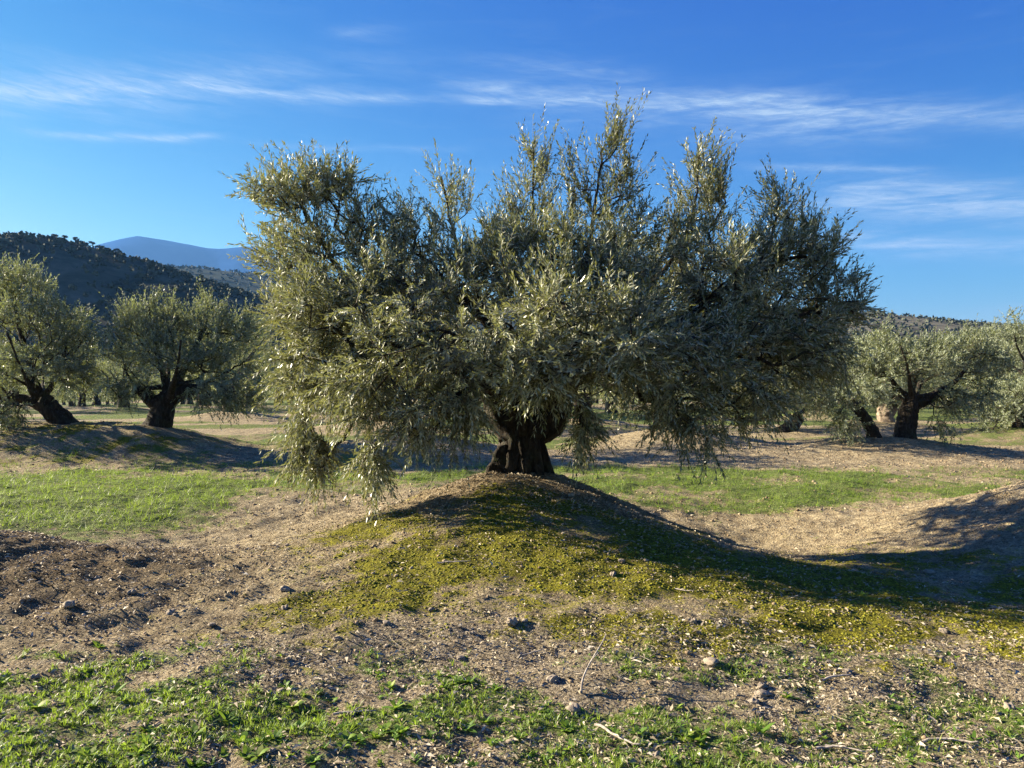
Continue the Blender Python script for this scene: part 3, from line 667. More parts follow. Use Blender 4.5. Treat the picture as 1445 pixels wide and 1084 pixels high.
# trunk: broad flaring foot, a waist, two heavy prongs
tk = []
pts = smooth_path([base+(-.02, 0, -.18), base+(-.02, 0, .02), base+(0, 0, .25), base+(.0, 0, .55), base+(.01, 0, .80), head+(0, 0, .12)], 46, .004)
rr = np.interp(np.linspace(0, 1, 46), (0, .18, .28, .5, .7, .88, 1), (.30, .24, .205, .195, .22, .20, .12))
tk.append(tube(pts, rr, 90, 2, .20, tw=1.2))
tk.append(tube(smooth_path([base+(.02, 0, .10), base+(.08, 0, .42), B(776, 590), B(792, 560), B(812, 515, 8.5)], 20, .004), np.interp(np.linspace(0, 1, 20), (0, .25, .5, 1), (.12, .19, .18, .09)), 30, 8, .18))
tk.append(tube(smooth_path([base+(-.02, 0, .10), base+(-.08, 0, .42), B(708, 590), B(694, 562), B(678, 530, 8.35)], 20, .004), np.interp(np.linspace(0, 1, 20), (0, .25, .5, 1), (.12, .19, .16, .07)), 30, 9, .18))
g = np.random.default_rng(8)
for a in np.linspace(0, 2*np.pi, 9, endpoint=False)+g.uniform(-.3, .3, 9):      # roots
    d_ = np.array((math.cos(a), math.sin(a), 0)); l = g.uniform(.27, .40)
    e = base+d_*l; e[2] = land(e[:1], e[1:2], False)[0]-.06
    tk.append(tube(smooth_path([base+d_*.12+(0, 0, .32), base+d_*.24+(0, 0, .08), e], 10, .004), np.linspace(.11, .035, 10), 14, int(a*9), .25))
burr = base+(-.22, -.12, .0)
tk.append(tube(smooth_path([burr+(0, 0, -.12), burr, burr+(.01, 0, .16), burr+(.06, .03, .24)], 12, .006), np.array((.15, .17, .16, .17, .15, .15, .13, .12, .12, .10, .07, .03)), 30, 17, .34))
plant(tuple(base), dat, tk, 1.0, ('huge old olive with a short thick trunk on the central mossy mound', 'olive trees of the grove'), gn=.12)

# --- trees traced one by one behind it
def other(px, base_py, d, trunks, limb_ctrl, lobes, label, seed, nt=650, bark='bark', leafk=1.25, tpers=1.5, cut=.30):
    x0 = (px-722)/1091*d; z0 = float(land(np.array([x0]), np.array([float(d)]), False)[0])
    lim = [[np.array(q) for q in smooth_path(l, len(l)*2)] for l in limb_ctrl]
    lobes = [(c_-np.array((0, 0, cut if l_ > .25 else cut*.3)), np.maximum(r_-np.array((.12, .1, .10)), .1), w_, l_) for c_, r_, w_, l_ in lobes]
    dat = grow(lim, lobes, seed, nt, step=.2, twigs_per=tpers, twig_len=.36, pairs=10, ll=.062*leafk, lw=.0125*leafk*1.15, detailed=False)
    tk = []
    for i, (ctrl, rads) in enumerate(trunks):
        rads = [q_*.80 for q_ in rads]; n = 24; tk.append(tube(smooth_path(ctrl, n, .006), np.interp(np.linspace(0, 1, n), np.linspace(0, 1, len(rads)), rads), 24, seed+i, .14))
    return plant((x0, d, z0), dat, tk, 1.7, (label, 'olive trees of the grove'), mat_leaf='leaf_far', bark=bark, gn=.1, lk=10)

d = 17.6                                   # left tree, cut by the picture's edge, leaning trunk
q = lambda px, py, dd=d: PX(px, py, dd)
other(85, 600, d, [([q(95, 612), q(90, 598), q(72, 580), q(62, 566)], (.42, .30, .26, .22)), ([q(70, 580), q(48, 568), q(25, 562), q(-5, 560)], (.20, .15, .12, .09))],
      [[q(65, 570), q(50, 540), q(35, 490), q(20, 430)], [q(40, 566), q(5, 550), q(-40, 500), q(-60, 450)], [q(60, 565), q(85, 520), q(95, 470)], [q(50, 560, 17), q(30, 520, 16.5), q(10, 470, 16)], [q(60, 560, 18), q(60, 500, 19), q(50, 450, 19.5)]],
      [LB(25, 385, d, 50, 1.2, 32, 1, .7), LB(60, 440, d, 62, 1.4, 42, 1.3, .3), LB(-20, 440, d, 70, 1.5, 60, 1.2, .2), LB(95, 460, d, 40, 1.0, 40, .8, .3), LB(70, 510, 17.2, 55, 1.3, 40, 1.1, 0), LB(10, 510, 17, 65, 1.2, 38, 1.1, -.1), LB(110, 520, 17.4, 26, .8, 34, .5, -.3), LB(15, 575, 16.6, 30, .5, 28, .4, -1), LB(-50, 540, 17, 50, 1.2, 45, .7, -.3)],
      'leaning olive at the left edge with a low forked trunk on the left mound', 61, 800)
d = 17.5                                   # its neighbour on the same mound
q = lambda px, py, dd=d: PX(px, py, dd)
other(225, 603, d, [([q(215, 618), q(222, 600), q(230, 578), q(238, 556)], (.50, .36, .29, .22)), ([q(232, 568), q(252, 556), q(275, 548)], (.26, .2, .14)), ([q(225, 575), q(208, 560), q(195, 548)], (.22, .17, .1))],
      [[q(235, 560), q(228, 520), q(215, 470), q(210, 430)], [q(240, 560), q(265, 510), q(290, 460), q(300, 430)], [q(265, 550), q(310, 530), q(345, 510)], [q(205, 556), q(180, 530), q(170, 490)], [q(240, 560, 17), q(250, 520, 16.3), q(255, 480, 16)], [q(235, 555, 18), q(240, 500, 19), q(250, 460, 19.3)]],
      [LB(195, 440, d, 36, .9, 26, .7, .9), LB(235, 450, d, 42, 1.0, 34, .8, .9), LB(295, 440, d, 42, 1.0, 28, .8, .9), LB(185, 490, d, 42, 1.2, 36, .9, .2), LB(250, 500, 17.0, 70, 1.3, 42, 1.4, .2), LB(320, 490, d, 48, 1.2, 45, 1.1, .1), LB(345, 545, d, 36, 1.0, 45, .8, -.5), LB(300, 550, 16.7, 40, .7, 32, .6, -.4), LB(180, 540, 17, 34, .9, 26, .6, -.3), LB(350, 450, 17.8, 24, .7, 30, .35, .4), LB(260, 480, 19.2, 70, .8, 45, .7, .2)]+[LB(px_, py_, d, 15, .3, 30, .17, 1) for px_, py_ in ((172, 440), (212, 425), (246, 440), (288, 425), (318, 440), (346, 448), (232, 470))],
      'bushy olive with a stout dark trunk on the left mound beside the leaning one', 62, 950)
d = 18.2                                   # right: a forked pair of trunks
q = lambda px, py, dd=d: PX(px, py, dd)
other(1268, 622, d, [([q(1276, 632), q(1276, 612), q(1280, 590), q(1284, 570), q(1286, 556)], (.42, .29, .25, .23, .12)), ([q(1236, 626), q(1230, 608), q(1218, 588), q(1206, 574)], (.24, .17, .15, .12)),
      ([q(1284, 572), q(1310, 562), q(1332, 548)], (.2, .15, .1)), ([q(1280, 566), q(1268, 552), q(1256, 536)], (.13, .10, .08))],
      [[q(1285, 562), q(1295, 520), q(1310, 480)], [q(1284, 560), q(1262, 545), q(1240, 510), q(1235, 480)], [q(1286, 564), q(1325, 552), q(1355, 530), q(1375, 495), q(1380, 470)], [q(1210, 580), q(1185, 560), q(1165, 530), q(1160, 500)], [q(1285, 560, 17.6), q(1280, 520, 17), q(1270, 490, 16.6)], [q(1290, 560, 19), q(1310, 510, 19.7)], [q(1335, 548), q(1370, 560), q(1385, 565)]],
      [LB(1243, 480, d, 42, 1.1, 22, .9, .5), LB(1312, 488, d, 44, 1.1, 20, .8, .2), LB(1374, 478, d, 26, .9, 24, .6, .9), LB(1245, 470, d, 20, .5, 20, .3, .9), LB(1200, 515, d, 60, 1.3, 30, 1.2, .1), LB(1290, 510, 17.4, 70, 1.2, 30, 1.3, .1), LB(1375, 515, d, 48, 1.2, 34, 1.0, 0), LB(1165, 550, d, 46, 1.1, 34, .8, -.3), LB(1190, 590, 17.8, 26, .7, 22, .3, -.8), LB(1345, 560, 17.8, 40, 1.0, 28, .7, -.4), LB(1388, 550, d, 20, .8, 30, .3, -.3), LB(1230, 545, 17.2, 40, .8, 26, .5, -.2), LB(1330, 595, 17.6, 24, .5, 16, .2, -.8), LB(1300, 500, 19.8, 80, .8, 30, .8, .2)],
      'wide pale olive with twin dark trunks on the right hand mound', 63, 950)
d = 22.3                                   # far right edge
q = lambda px, py, dd=d: PX(px, py, dd)
other(1441, 612, d, [([q(1442, 622), q(1440, 608), q(1436, 592), q(1432, 580)], (.36, .27, .24, .18)), ([q(1440, 600), q(1458, 584), q(1470, 570)], (.18, .14, .1))],
      [[q(1434, 585), q(1428, 565), q(1425, 550)], [q(1440, 590), q(1460, 565), q(1475, 545)], [q(1434, 588), q(1410, 575), q(1400, 560)]],
      [LB(1438, 552, d, 26, 1.0, 18, .7, .2), LB(1480, 550, d, 36, 1.2, 22, .9, .2), LB(1410, 575, d, 30, .9, 28, .7, -.4), LB(1388, 610, 22, 14, .5, 20, .22, -1), LB(1460, 570, d, 44, 1.4, 26, 1, -.1)],
      'olive at the right edge with a brown trunk and drooping left branches', 64, 520)
d = 24.6                                   # seen under the great crown, leaning left to right
q = lambda px, py, dd=d: PX(px, py, dd)
other(1105, 612, d, [([q(1096, 618), q(1106, 610), q(1118, 600), q(1126, 588)], (.42, .30, .25, .20))],
      [[q(1122, 592), q(1120, 560), q(1110, 520)], [q(1124, 590), q(1150, 560), q(1165, 530)], [q(1120, 592), q(1090, 570), q(1075, 550)]],
      [LB(1120, 520, d, 50, 1.5, 30, 1, .3), LB(1085, 555, d, 40, 1.3, 28, .8, -.1), LB(1150, 560, d, 40, 1.3, 30, .8, -.1)],
      'thin trunked leaning olive under the right side of the great crown', 65, 420)
d = 26.0
q = lambda px, py, dd=d: PX(px, py, dd)
other(1250, 606, d, [([q(1252, 612), q(1251, 598), q(1247, 582), q(1250, 570)], (.42, .33, .27, .2)), ([q(1250, 592), q(1262, 575), q(1268, 565)], (.2, .15, .12))],
      [[q(1250, 572), q(1240, 545), q(1235, 520)], [q(1264, 568), q(1285, 540), q(1300, 520)]],
      [LB(1235, 530, d, 50, 1.6, 26, 1, .3), LB(1295, 535, d, 50, 1.6, 28, 1, .2), LB(1262, 560, d, 50, 1.4, 16, .5, -.1)],
      'olive with a sunlit pale trunk seen between the twin dark trunks', 66, 420, bark='pale_bark')
d = 17.6                                   # mostly hidden behind the great olive
q = lambda px, py, dd=d: PX(px, py, dd)
other(573, 615, d, [([q(573, 625), q(575, 605), q(570, 585), q(572, 565)], (.45, .36, .30, .26))],
      [[q(572, 570), q(550, 530), q(540, 490)], [q(572, 570), q(600, 530), q(620, 490)], [q(572, 570, 17), q(575, 530, 16.4)]],
      [LB(540, 490, d, 60, 1.6, 50, 1, .3), LB(620, 490, d, 60, 1.6, 50, 1, .3), LB(580, 470, 18.6, 80, 1.2, 50, 1, .3), LB(500, 540, d, 40, 1.2, 36, .6, -.3), LB(655, 545, d, 36, 1.2, 36, .6, -.3)],
      'olive hidden behind the left half of the great crown', 67, 360)
d = 19.3
q = lambda px, py, dd=d: PX(px, py, dd)
other(935, 600, d, [([q(938, 612), q(936, 592), q(930, 572), q(935, 555)], (.42, .34, .28, .24))],
      [[q(934, 560), q(910, 530), q(895, 490)], [q(936, 560), q(965, 530), q(985, 490)], [q(934, 560, 20), q(930, 520, 20.6)]],
      [LB(900, 490, d, 60, 1.6, 45, 1, .3), LB(980, 490, d, 60, 1.6, 45, 1, .3), LB(940, 470, 20.2, 70, 1.2, 45, 1, .3), LB(1010, 545, d, 30, 1.2, 30, .5, -.3), LB(870, 545, d, 30, 1.2, 30, .5, -.3)],
      'olive hidden behind the right half of the great crown on a brown mound', 68, 360)

# --- the rest of the grove: three grown trees shared between all the far ones
def generic(seed, nt, pairs, lk, tpers):
    g = np.random.default_rng(seed); s = g.uniform(-.2, .2, 2)
    hd = np.array((s[0], s[1], 1.0))
    trunk = tube(smooth_path([(0, 0, -.35), (0, 0, .1), (s[0]*.4, s[1]*.4, .55), hd], 16, .01), np.interp(np.linspace(0, 1, 16), (0, .3, .6, 1), (.5, .34, .27, .3)), 16, seed, .16)
    lims, lob = [], []
    for a in np.linspace(0, 2*np.pi, 5, endpoint=False)+g.uniform(-.4, .4, 5):
        r = g.uniform(1.1, 1.9); top = g.uniform(2.4, 3.2); dv = np.array((math.cos(a), math.sin(a), 0))
        lims.append([np.array(q_) for q_ in smooth_path([hd-(0, 0, .2), hd+dv*.4+(0, 0, .4), hd+dv*r*.8+(0, 0, top-1.6), dv*r+(0, 0, top)], 9)])
        lob.append((dv*r*1.05+(0, 0, top), np.array((1.0, 1.0, .75)), 1, .5)); lob.append((dv*r*1.35+(0, 0, 1.55), np.array((.85, .85, .65)), .8, -.4))
    lob.append((np.array((0, 0, 3.0)), np.array((1.1, 1.1, .8)), 1, .6))
    dat = grow(lims, lob, seed, nt, step=.25, twigs_per=tpers, twig_len=.40, pairs=pairs, ll=.062*lk, lw=.0125*lk*1.25, detailed=False)
    return dat, [trunk]
def copy_tree(root, loc, rz, sc, label, group):
    r = root.copy(); COL.objects.link(r); r.location = loc; r.rotation_euler = (0, 0, rz); r.scale = (sc, sc, sc*random.uniform(.9, 1.08)); r['label'] = label; r['group'] = group
    for ch in root.children:
        c_ = ch.copy(); COL.objects.link(c_); c_.parent = r
    return r
protos = []
for k, (sd_, nt, pr, lk, tp) in enumerate(((71, 420, 9, 1.5, 1.4), (72, 420, 9, 1.5, 1.4), (73, 300, 6, 2.3, 1.3), (74, 300, 6, 2.3, 1.3))):
    dt, tr = generic(sd_, nt, pr, lk, tp)
    protos.append((dt, tr))
roots = [None]*4
def far_label(x, y):
    side = 'left' if x/y < -.25 else ('right' if x/y > .25 else 'middle')
    if y < 40: return {'left': 'rounded olive in the first row beyond the left mound', 'right': 'rounded olive in the row beyond the twin trunked olive', 'middle': 'rounded olive seen beneath the great crown'}[side]
    if y < 75: return 'small grey green olive standing some rows back in the grove'
    return 'tiny grey green olive far back in the grove'
for (x, y) in far_spots:
    k = random.choice((0, 1)) if y < 48 else random.choice((2, 3))
    z = float(land(np.array([x]), np.array([y]), False)[0]); lab = far_label(x, y); grp = lab.replace('rounded olive', 'rounded olives').replace('green olive', 'green olives')
    if roots[k] is None:
        dt, tr = protos[k]; roots[k] = plant((0, 0, 0), dt, tr, 1.7, (lab, grp), mat_leaf='leaf_far', lk=8)
        roots[k].location = (x, y, z)
    else: copy_tree(roots[k], (x, y, z), random.uniform(0, 6.28), random.uniform(.82, 1.08), lab, grp)

# small olives standing on the left hill's skyline
tv = np.vstack([LUMPS2[0][0]*(1.5, 1.3, 1.0)+(0, 0, 2.3), LUMPS2[1][0]*(1.0, 1.0, .8)+(1.1, 0, 2.6)]); tf = np.vstack((LUMPS2[0][1], LUMPS2[1][1]+len(LUMPS2[0][0])))
rt_c = mesh_from('crown', tv, tf, {'tone': rng.uniform(0, 1, len(tf))}); v, f, t = tube([(0, 0, -1), (0, 0, .6), (.2, 0, 2)], (.35, .28, .2), 6); rt_t = mesh_from('trunk', v, [f, t])
for i, px in enumerate((22, 38, 78, 92, 106, 131, 142, 150, 163, 196, 205, 224, 262, 284)):
    t_ = (px-722)/1091; z = float(np.interp(px, [-60, 0, 60, 100, 130, 200, 260, 340], [343, 341, 337, 340, 348, 369, 389, 412])); zz = 1.6+(542-z)/1091*350
    r = empty('olive_tree', (t_*350, 350, zz-.4), random.uniform(0, 6)); s = random.uniform(.55, 1.0); r.scale = (s, s, s)
    tag(r, 'tiny dark olive silhouetted on the crest of the left hill', 'olive tree', 'olives on the crest of the left hill')
    link('crown', rt_c, M['bush'], r); link('trunk', rt_t, M['bark'], r)

# ------------------------------------------------------------------ ground cover
def pick(n, x0, x1, y0, y1, dens, r=rng, near=0.0):
    """n tries in a wedge in front of the camera, kept where dens(x, y) says so"""
    y = y0+(y1-y0)*r.uniform(0, 1, n)**(1+near); x = r.uniform(-1, 1, n)
    half = np.minimum(.72*y+.6, x1); x = x*half
    w_ = half/half.max()
    k = dens(x, y)*w_ > r.uniform(0, 1, n); x, y = x[k], y[k]
    return x, y, land(x, y)
def strip(length, width, seg, arch, fold=.0, x0=0.0, lean=.6):
    """an arching leaf made of quads, growing along +x and rising"""
    t = np.linspace(0, 1, seg+1); w = width*np.sin(np.pi*np.clip(t*.9+.08, 0, 1))**.8; w[-1] *= .25
    px = x0+length*(t*math.cos(lean)); pz = length*(t*math.sin(lean)-arch*t*t)
    V = np.concatenate([np.stack((px, w/2, pz), 1), np.stack((px, -w/2, pz), 1)]); n = seg+1
    F = np.array([(i, i+n, i+n+1, i+1) for i in range(seg)]); return V, F
def rosette(seed, k=8, L=.046, wd=.015, seg=2, lean=(.25, .9)):
    g = np.random.default_rng(seed); Vs, Fs, off = [], [], 0
    for i in range(k):
        a = i*2.399+g.uniform(-.3, .3); V, F = strip(L*g.uniform(.6, 1.15), wd*g.uniform(.7, 1.2), seg, g.uniform(.15, .5), lean=g.uniform(*lean))
        c_, s_ = math.cos(a), math.sin(a); V = V@np.array(((c_, s_, 0), (-s_, c_, 0), (0, 0, 1)))
        Vs.append(V); Fs.append(F+off); off += len(V)
    return np.concatenate(Vs), np.concatenate(Fs)
ROSL = [rosette(k+70, 6, .055, .02, 1) for k in range(4)]
ROS = [rosette(k, 7+k % 3) for k in range(5)]
TUFT = [rosette(30+k, 9, .075, .0055, 2, (.6, 1.4)) for k in range(4)]
LTUFT = [rosette(35+k, 8, .07, .008, 1, (.5, 1.4)) for k in range(4)]
CLOV = [rosette(50+k, 5, .028, .016, 1, (.1, .8)) for k in range(3)]
def cover(name, tm, x, y, z, sc, tilt, mat, label, sink=.003, tone=None):
    n = len(x); pos = np.stack((x, y, z-sink), 1)
    V, F, T = scatter(tm, pos, sc, rot_mats(n, tilt), rng.beta(2, 2, n) if tone is None else tone)
    T = np.clip(T+rng.normal(0, .10, len(T)), 0, 1)
    o = link(name, mesh_from(name, V, F, {'tone': T}), mat); tag(o, label, kind='stuff'); print(name, n, len(F)); return o
dn = lambda i, lo=.35, hi=.75, f=3, s=0, k=1: (lambda x, y: sst(masks(x, y)[i]+(fbm(x, y, f, 4, 200+s, .7)-.5)*1.3, lo, hi)*k)
# broad leaved weeds, foreground
x, y, z = pick(34000, 0, 99, 2.9, 5.4, dn(1, .38, .95, 5.5, 1), near=.3)
cover('weeds', ROS, x, y, z, rng.gamma(4, .115, len(x)).clip(.2, 1.0), .35, M['weed'], 'low broad leaved weeds growing at the front of the picture')
x, y, z = pick(65000, 0, 99, 2.9, 6.4, dn(1, .3, .9, 5.5, 2), near=.3)
cover('clover', CLOV, x, y, z, rng.uniform(.5, 1.2, len(x)), .35, M['weed'], 'tiny clover and seedling leaves among the foreground weeds')
x, y, z = pick(30000, 0, 99, 2.9, 6.0, dn(1, .4, 1.0, 3.2, 3), near=.3)
cover('grass', TUFT, x, y, z, rng.uniform(.35, .9, len(x)), .3, M['grass'], 'thin grass tufts at the front of the picture')
# the lawn strips behind the mound
x, y, z = pick(28000, 0, 16, 8.6, 15.6, dn(1, .25, .8, 3.0, 4))
cover('grass', LTUFT, x, y, z, rng.gamma(4, .32, len(x)).clip(.4, 2.6), .35, M['grass'], 'fresh green grass in the lane behind the central mound')
x, y, z = pick(15000, 0, 16, 8.6, 15.2, dn(1, .25, .85, 3.0, 5))
cover('weeds', ROSL, x, y, z, rng.uniform(.7, 1.6, len(x)), .3, M['weed'], 'leafy green weeds in the lane behind the central mound')
x, y, z = pick(16000, 0, 30, 15.5, 40, dn(1, .3, .9, .6, 6))
cover('grass', LTUFT[:2], x, y, z, rng.uniform(1.0, 2.0, len(x)), .3, M['grass'], 'thin grass between the rows farther back')
# moss cushions
def dome(seed):
    g = np.random.default_rng(seed); k = 5; a = np.linspace(0, 6.283, k, endpoint=False)
    V = [(math.cos(q_)*g.uniform(.8, 1.2), math.sin(q_)*g.uniform(.8, 1.2), -.1) for q_ in a]+[(math.cos(q_+.5)*.6*g.uniform(.7, 1.2), math.sin(q_+.5)*.6, .42*g.uniform(.6, 1.3)) for q_ in a]+[(g.uniform(-.1, .1), 0, .55)]
    F = [(i, (i+1) % k, k+i) for i in range(k)]+[((i+1) % k, k+(i+1) % k, k+i) for i in range(k)]+[(k+i, k+(i+1) % k, 2*k) for i in range(k)]
    return np.array(V), np.array(F)
DOMES = [dome(k) for k in range(4)]
x, y, z = pick(80000, 0, 99, 4.2, 9.5, dn(0, .45, .9, 5, 7), near=.2)
cover('moss', DOMES, x, y, z, rng.uniform(.004, .015, len(x)), .2, M['moss'], 'yellow green moss cushions over the flank of the central mound', .001)
# soil clods and small stones
CL = [lump(60+k, 1) for k in range(2)]
ICO = []
for k in range(5):
    V, F = lump(80+k, 1)
    ICO.append((V, F))
def ico20(seed):
    import bmesh
    bm = bmesh.new(); bmesh.ops.create_icosphere(bm, subdivisions=1, radius=1.0); V = np.array([v.co[:] for v in bm.verts]); F = np.array([[v.index for v in f.verts] for f in bm.faces]); bm.free()
    if len(F) > 20:
        pass
    g = np.random.default_rng(seed); return V*(1+g.uniform(-.3, .3, (len(V), 1)))*np.array((1.1, .9, .62)), F
CLODS = [ico20(k) for k in range(5)]
def d_clod(x, y):
    ms, tf, lt, rg = masks(x, y); return np.clip(.22+1.2*rg+.1*(1-tf)+.1*lt-.12*ms-.2*tf, 0, 1)*sst(fbm(x, y, 2.5, 2, 240), .25, .6)
x, y, z = pick(85000, 0, 99, 2.9, 11.5, d_clod)
cover('clods', CLODS, x, y, z, rng.gamma(2.6, .0026, len(x)).clip(.003, .022), .4, M['clod'], 'crumbly brown soil clods strewn over the bare earth', .0)
# dry leaves and twig bits
def dryleaf(L, w_, lift):
    V = np.array(((-L/2, 0, 0), (-L*.05, w_/2, lift), (L/2, 0, lift*.3), (0, -w_/2, lift*.4))); return V, np.array(((0, 3, 2, 1),))
V1, F1 = dryleaf(.050, .008, .006); V2, F2 = dryleaf(.038, .009, .010)
def stickbit(L, r):
    a = np.array([(0, 0, r), (0, r*.87, -r*.5), (0, -r*.87, -r*.5)]); V = np.vstack((a+(-L/2, 0, 0), a*.7+(L/2, 0, L*.04))); return V, np.array([(i, (i+1) % 3, 3+(i+1) % 3, 3+i) for i in range(3)])
DRY = [(V1, F1), (V2, F2), (V1*(.6, 1.3, 1), F1), (V2*(.9, .7, 1.5), F2), stickbit(.05, .0014), (V1*(.4, .8, 1), F1)]
def d_lit(x, y):
    ms, tf, lt, rg = masks(x, y); return np.clip(.26+.8*lt+.55*rg+.08*ms+.25*tf*(y < 6), 0, 1)*(.3+.7*sst(fbm(x, y, 3.0, 4, 260, .65), .34, .62))
x, y, z = pick(470000, 0, 99, 2.9, 10.5, d_lit, near=.35)
cover('leaf_litter', DRY, x, y, z, rng.gamma(4, .145, len(x)).clip(.22, 1.7), .34, M['dry'], 'dry fallen olive leaves and twig bits littering the earth', -.004)
x, y, z = pick(9000, 0, 14, 10, 19, lambda x, y: .8*(1-masks(x, y)[1]))
cover('clods', CLODS[:3], x, y, z, rng.uniform(.008, .03, len(x)), .4, M['clod'], 'clods scattered on the earth between the rows', .0)

x, y, z = pick(20000, 0, 14, 10, 20, lambda x, y: (.35+.65*sst(fbm(x, y, 1.5, 3, 310), .4, .6))*(1-masks(x, y)[1])**2)
cover('leaf_litter', DRY, x, y, z, rng.uniform(1.0, 2.0, len(x)), .30, M['dry'], 'dry leaves and chips between the rows', -.006)

# ------------------------------------------------------------------ stones, sticks and single plants one can point at
def stone_mesh(seed):
    V, F = lump(seed, 3); g = np.random.default_rng(seed); V = V*np.array((1, g.uniform(.6, .9), g.uniform(.45, .8)))
    nrm = unit(g.normal(size=(5, 3)))
    for nn in nrm:                                                     # broken faces
        dd = V@nn; lim_ = g.uniform(.55, .8); V = V-np.maximum(dd-lim_, 0)[:, None]*nn*.85
    return mesh_from('stone', V, F)
SM = [stone_mesh(140+k) for k in range(6)]
named = [(722, 880, .050, 'flat cream stone on the moss in front of the central mound'), (740, 877, .022, 'small cream stone right beside the flat cream one'), (778, 961, .045, 'rounded grey stone beside the bent dry stalk'),
         (808, 1003, .040, 'squarish tan stone in the litter near the bottom middle'), (1000, 935, .048, 'buff stone resting on the yellow moss at right'), (1072, 982, .045, 'cream stone in a pale cluster lower right of the moss'),
         (1075, 970, .030, 'smaller stone at the top of the pale cluster'), (1062, 992, .026, 'dull stone at the foot of the pale cluster'), (650, 930, .030, 'pale stone at the top edge of the dry litter'),
         (352, 758, .035, 'white stone on the bare tan hollow'), (1308, 808, .05, 'pale stone at the foot of the shaded right mound'), (545, 880, .028, 'light chip lying left of the mossy slope'), (96, 855, .045, 'pale grey stone on the rough brown heap'), (402, 833, .04, 'whitish stone between the heap and the mossy slope'), (806, 700, .04, 'white pebble on top of the central mound right of the trunk')]
def ground_at(px, py):
    x, y, z = (px-722)/1091, 1.0, (542-py)/1091
    t = np.linspace(2, 22, 4000); zz = 1.6+z*t; hh = land(x*t, t*1.0); k = np.argmax(zz < hh); return x*t[k], t[k], hh[k]
for i, (px, py, s, lab) in enumerate(named):
    x, y, z = ground_at(px, py); o = link('stone', SM[i % 6], M['stone'], loc=(x, y, z+s*.18)); o.scale = (s, s, s); o.rotation_euler = (random.uniform(-.2, .2), random.uniform(-.2, .2), random.uniform(0, 6)); tag(o, lab, 'stone')
for i in range(44):
    px, py = random.uniform(20, 1430), 770+300*random.random()**1.2
    x, y, z = ground_at(px, py); s = random.uniform(.014, .032); o = link('stone', random.choice(SM), M['stone'], loc=(x, y, z+s*.2)); o.scale = (s, s, s*.9); o.rotation_euler = (random.uniform(-.3, .3), random.uniform(-.3, .3), random.uniform(0, 6))
    zone = 'in the dry litter below the central mound' if (py > 900 and px > 560) else ('on the flank of the central mound' if px > 560 else ('among the front weeds at left' if py > 900 else 'on the bare earth left of the central mound'))
    tag(o, 'small pale stone lying loose '+zone, 'stone', 'small loose stones '+zone)
def stick_mesh(L, r, seed, bend=.12):
    g = np.random.default_rng(seed); n = 9; t = np.linspace(0, 1, n)
    pts = np.stack((L*(t-.5), bend*L*np.sin(t*3+g.uniform(0, 2)), .25*r+g.normal(0, L*.01, n)), 1); parts_ = [tube(pts, np.linspace(r, r*.45, n), 6)]
    j = n//2; e = pts[j]+np.array((L*.15, L*.12*g.choice((-1, 1)), L*.04)); parts_.append(tube([pts[j], (pts[j]+e)/2+(0, 0, .004), e], (r*.55, r*.45, r*.3), 5))
    V, F = join(parts_); return mesh_from('stick', V, F, smooth=True)
sticks = [(838, 965, .34, .006, 1.35, 'thin bent dry stalk standing out of the litter'), (890, 935, .16, .009, -.6, 'short bleached stick below the yellow moss'), (1185, 1063, .20, .007, -.25, 'bleached stick lying in the weeds near the lower right corner'),
          (1340, 1052, .22, .008, -.3, 'grey stick lying flat in the weeds at far lower right'), (870, 1040, .30, .008, -.7, 'forked dry stick in the bottom litter right of middle'), (960, 835, .2, .006, -.4, 'pale twig at the edge of the great shadow'),
          (1180, 960, .18, .008, .5, 'straight pale stick between moss and weeds'), (500, 1010, .2, .007, .3, 'grey stick among the bottom left weeds'), (215, 995, .17, .007, -.4, 'short grey stick in the left weeds'), (640, 795, .25, .007, .2, 'dry twig lying across the mossy slope'),
          (745, 925, .2, .006, .8, 'thin dry twig in the litter below the flat cream stone')]
for i, (px, py, L, r, yw, lab) in enumerate(sticks):
    x, y, z = ground_at(px, py); o = link('stick', stick_mesh(L, r, i, .16), M['stick'], loc=(x, y, z+.012)); o.rotation_euler = (0, -.10 if i else -.75, yw); tag(o, lab, 'stick')
    if i == 0: o.location.z += .10
PM = []
for k in range(4):
    V, F = rosette(300+k, 12, .072, .022, 4, (.25, 1.0)); PM.append(mesh_from('leaf_rosette', V, F, {'tone': np.repeat(rng.beta(2, 2, 12), 4)}, smooth=True))
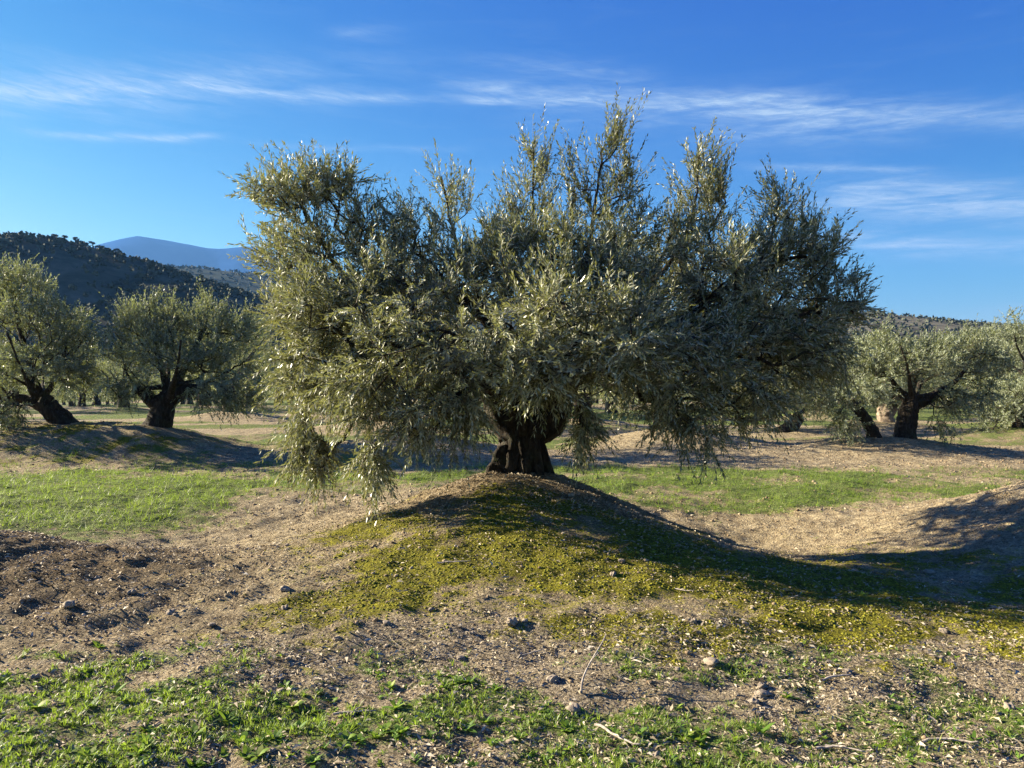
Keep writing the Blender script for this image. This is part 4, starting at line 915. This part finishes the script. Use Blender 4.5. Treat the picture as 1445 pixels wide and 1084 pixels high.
wn = [(140, 915, 1.2, 'bright green leafy weed clump on the left foreground earth'), (340, 1050, 1.5, 'large bright weed rosette at the bottom left of middle'), (412, 1000, 1.2, 'bright weed rosette above the bottom left patch'), (645, 962, 1.0, 'lone bright seedling in the dry litter near the middle'),
      (1215, 840, .9, 'tiny weed at the lower edge of the shade on the right'), (565, 1035, 1.2, 'weed rosette right of the bottom left patch'), (1110, 985, 1.0, 'weed clump under the pale stone cluster'), (1070, 1035, 1.3, 'tall leafed weed at the bottom right of middle'), (50, 1000, 1.2, 'leafy weed near the lower left corner')]
def put_weed(px, py, s, lab, grp=None):
    x, y, z = ground_at(px, py); o = link('weed_plant', random.choice(PM), M['weed'], loc=(x, y, z-.004)); o.scale = (s, s, s*random.uniform(.8, 1.2)); o.rotation_euler = (random.uniform(-.15, .15), random.uniform(-.15, .15), random.uniform(0, 6)); tag(o, lab, 'weed', grp)
for a in wn: put_weed(*a)
for i in range(90):
    px = random.uniform(0, 1440) if i % 3 == 0 else random.gauss(330, 220); py = random.uniform(955, 1084) if px < 700 else random.uniform(1010, 1084)
    if px < 0 or px > 1445: continue
    zone = 'in the lower left corner' if px < 240 else ('between the lower left corner and the bright rosettes' if px < 470 else ('below the dry litter at bottom middle' if px < 900 else 'in the thin weeds at lower right'))
    put_weed(px, py, random.uniform(.5, 1.1), 'small leafy weed rosette '+zone, 'small weed rosettes '+zone)

# ------------------------------------------------------------------ air
import bmesh
bm = bmesh.new(); bmesh.ops.create_cube(bm, size=1.0)
me = bpy.data.meshes.new('haze'); bm.to_mesh(me); bm.free()
hz = link('haze', me); hz.location = (0, 2400, 470); hz.scale = (13000, 6200, 990); tag(hz, 'thin blue haze between the grove and the mountain', kind='stuff')
m = bpy.data.materials.new('haze'); m.use_nodes = True; m.node_tree.nodes.clear(); h = NT(m.node_tree)
pv = h.n('ShaderNodeVolumePrincipled'); pv.inputs['Color'].default_value = (.18, .46, 1.0, 1); pv.inputs['Density'].default_value = 0.8e-4; pv.inputs['Anisotropy'].default_value = .2
oo = h.n('ShaderNodeOutputMaterial'); m.node_tree.links.new(pv.outputs[0], oo.inputs['Volume']); me.materials.append(m)
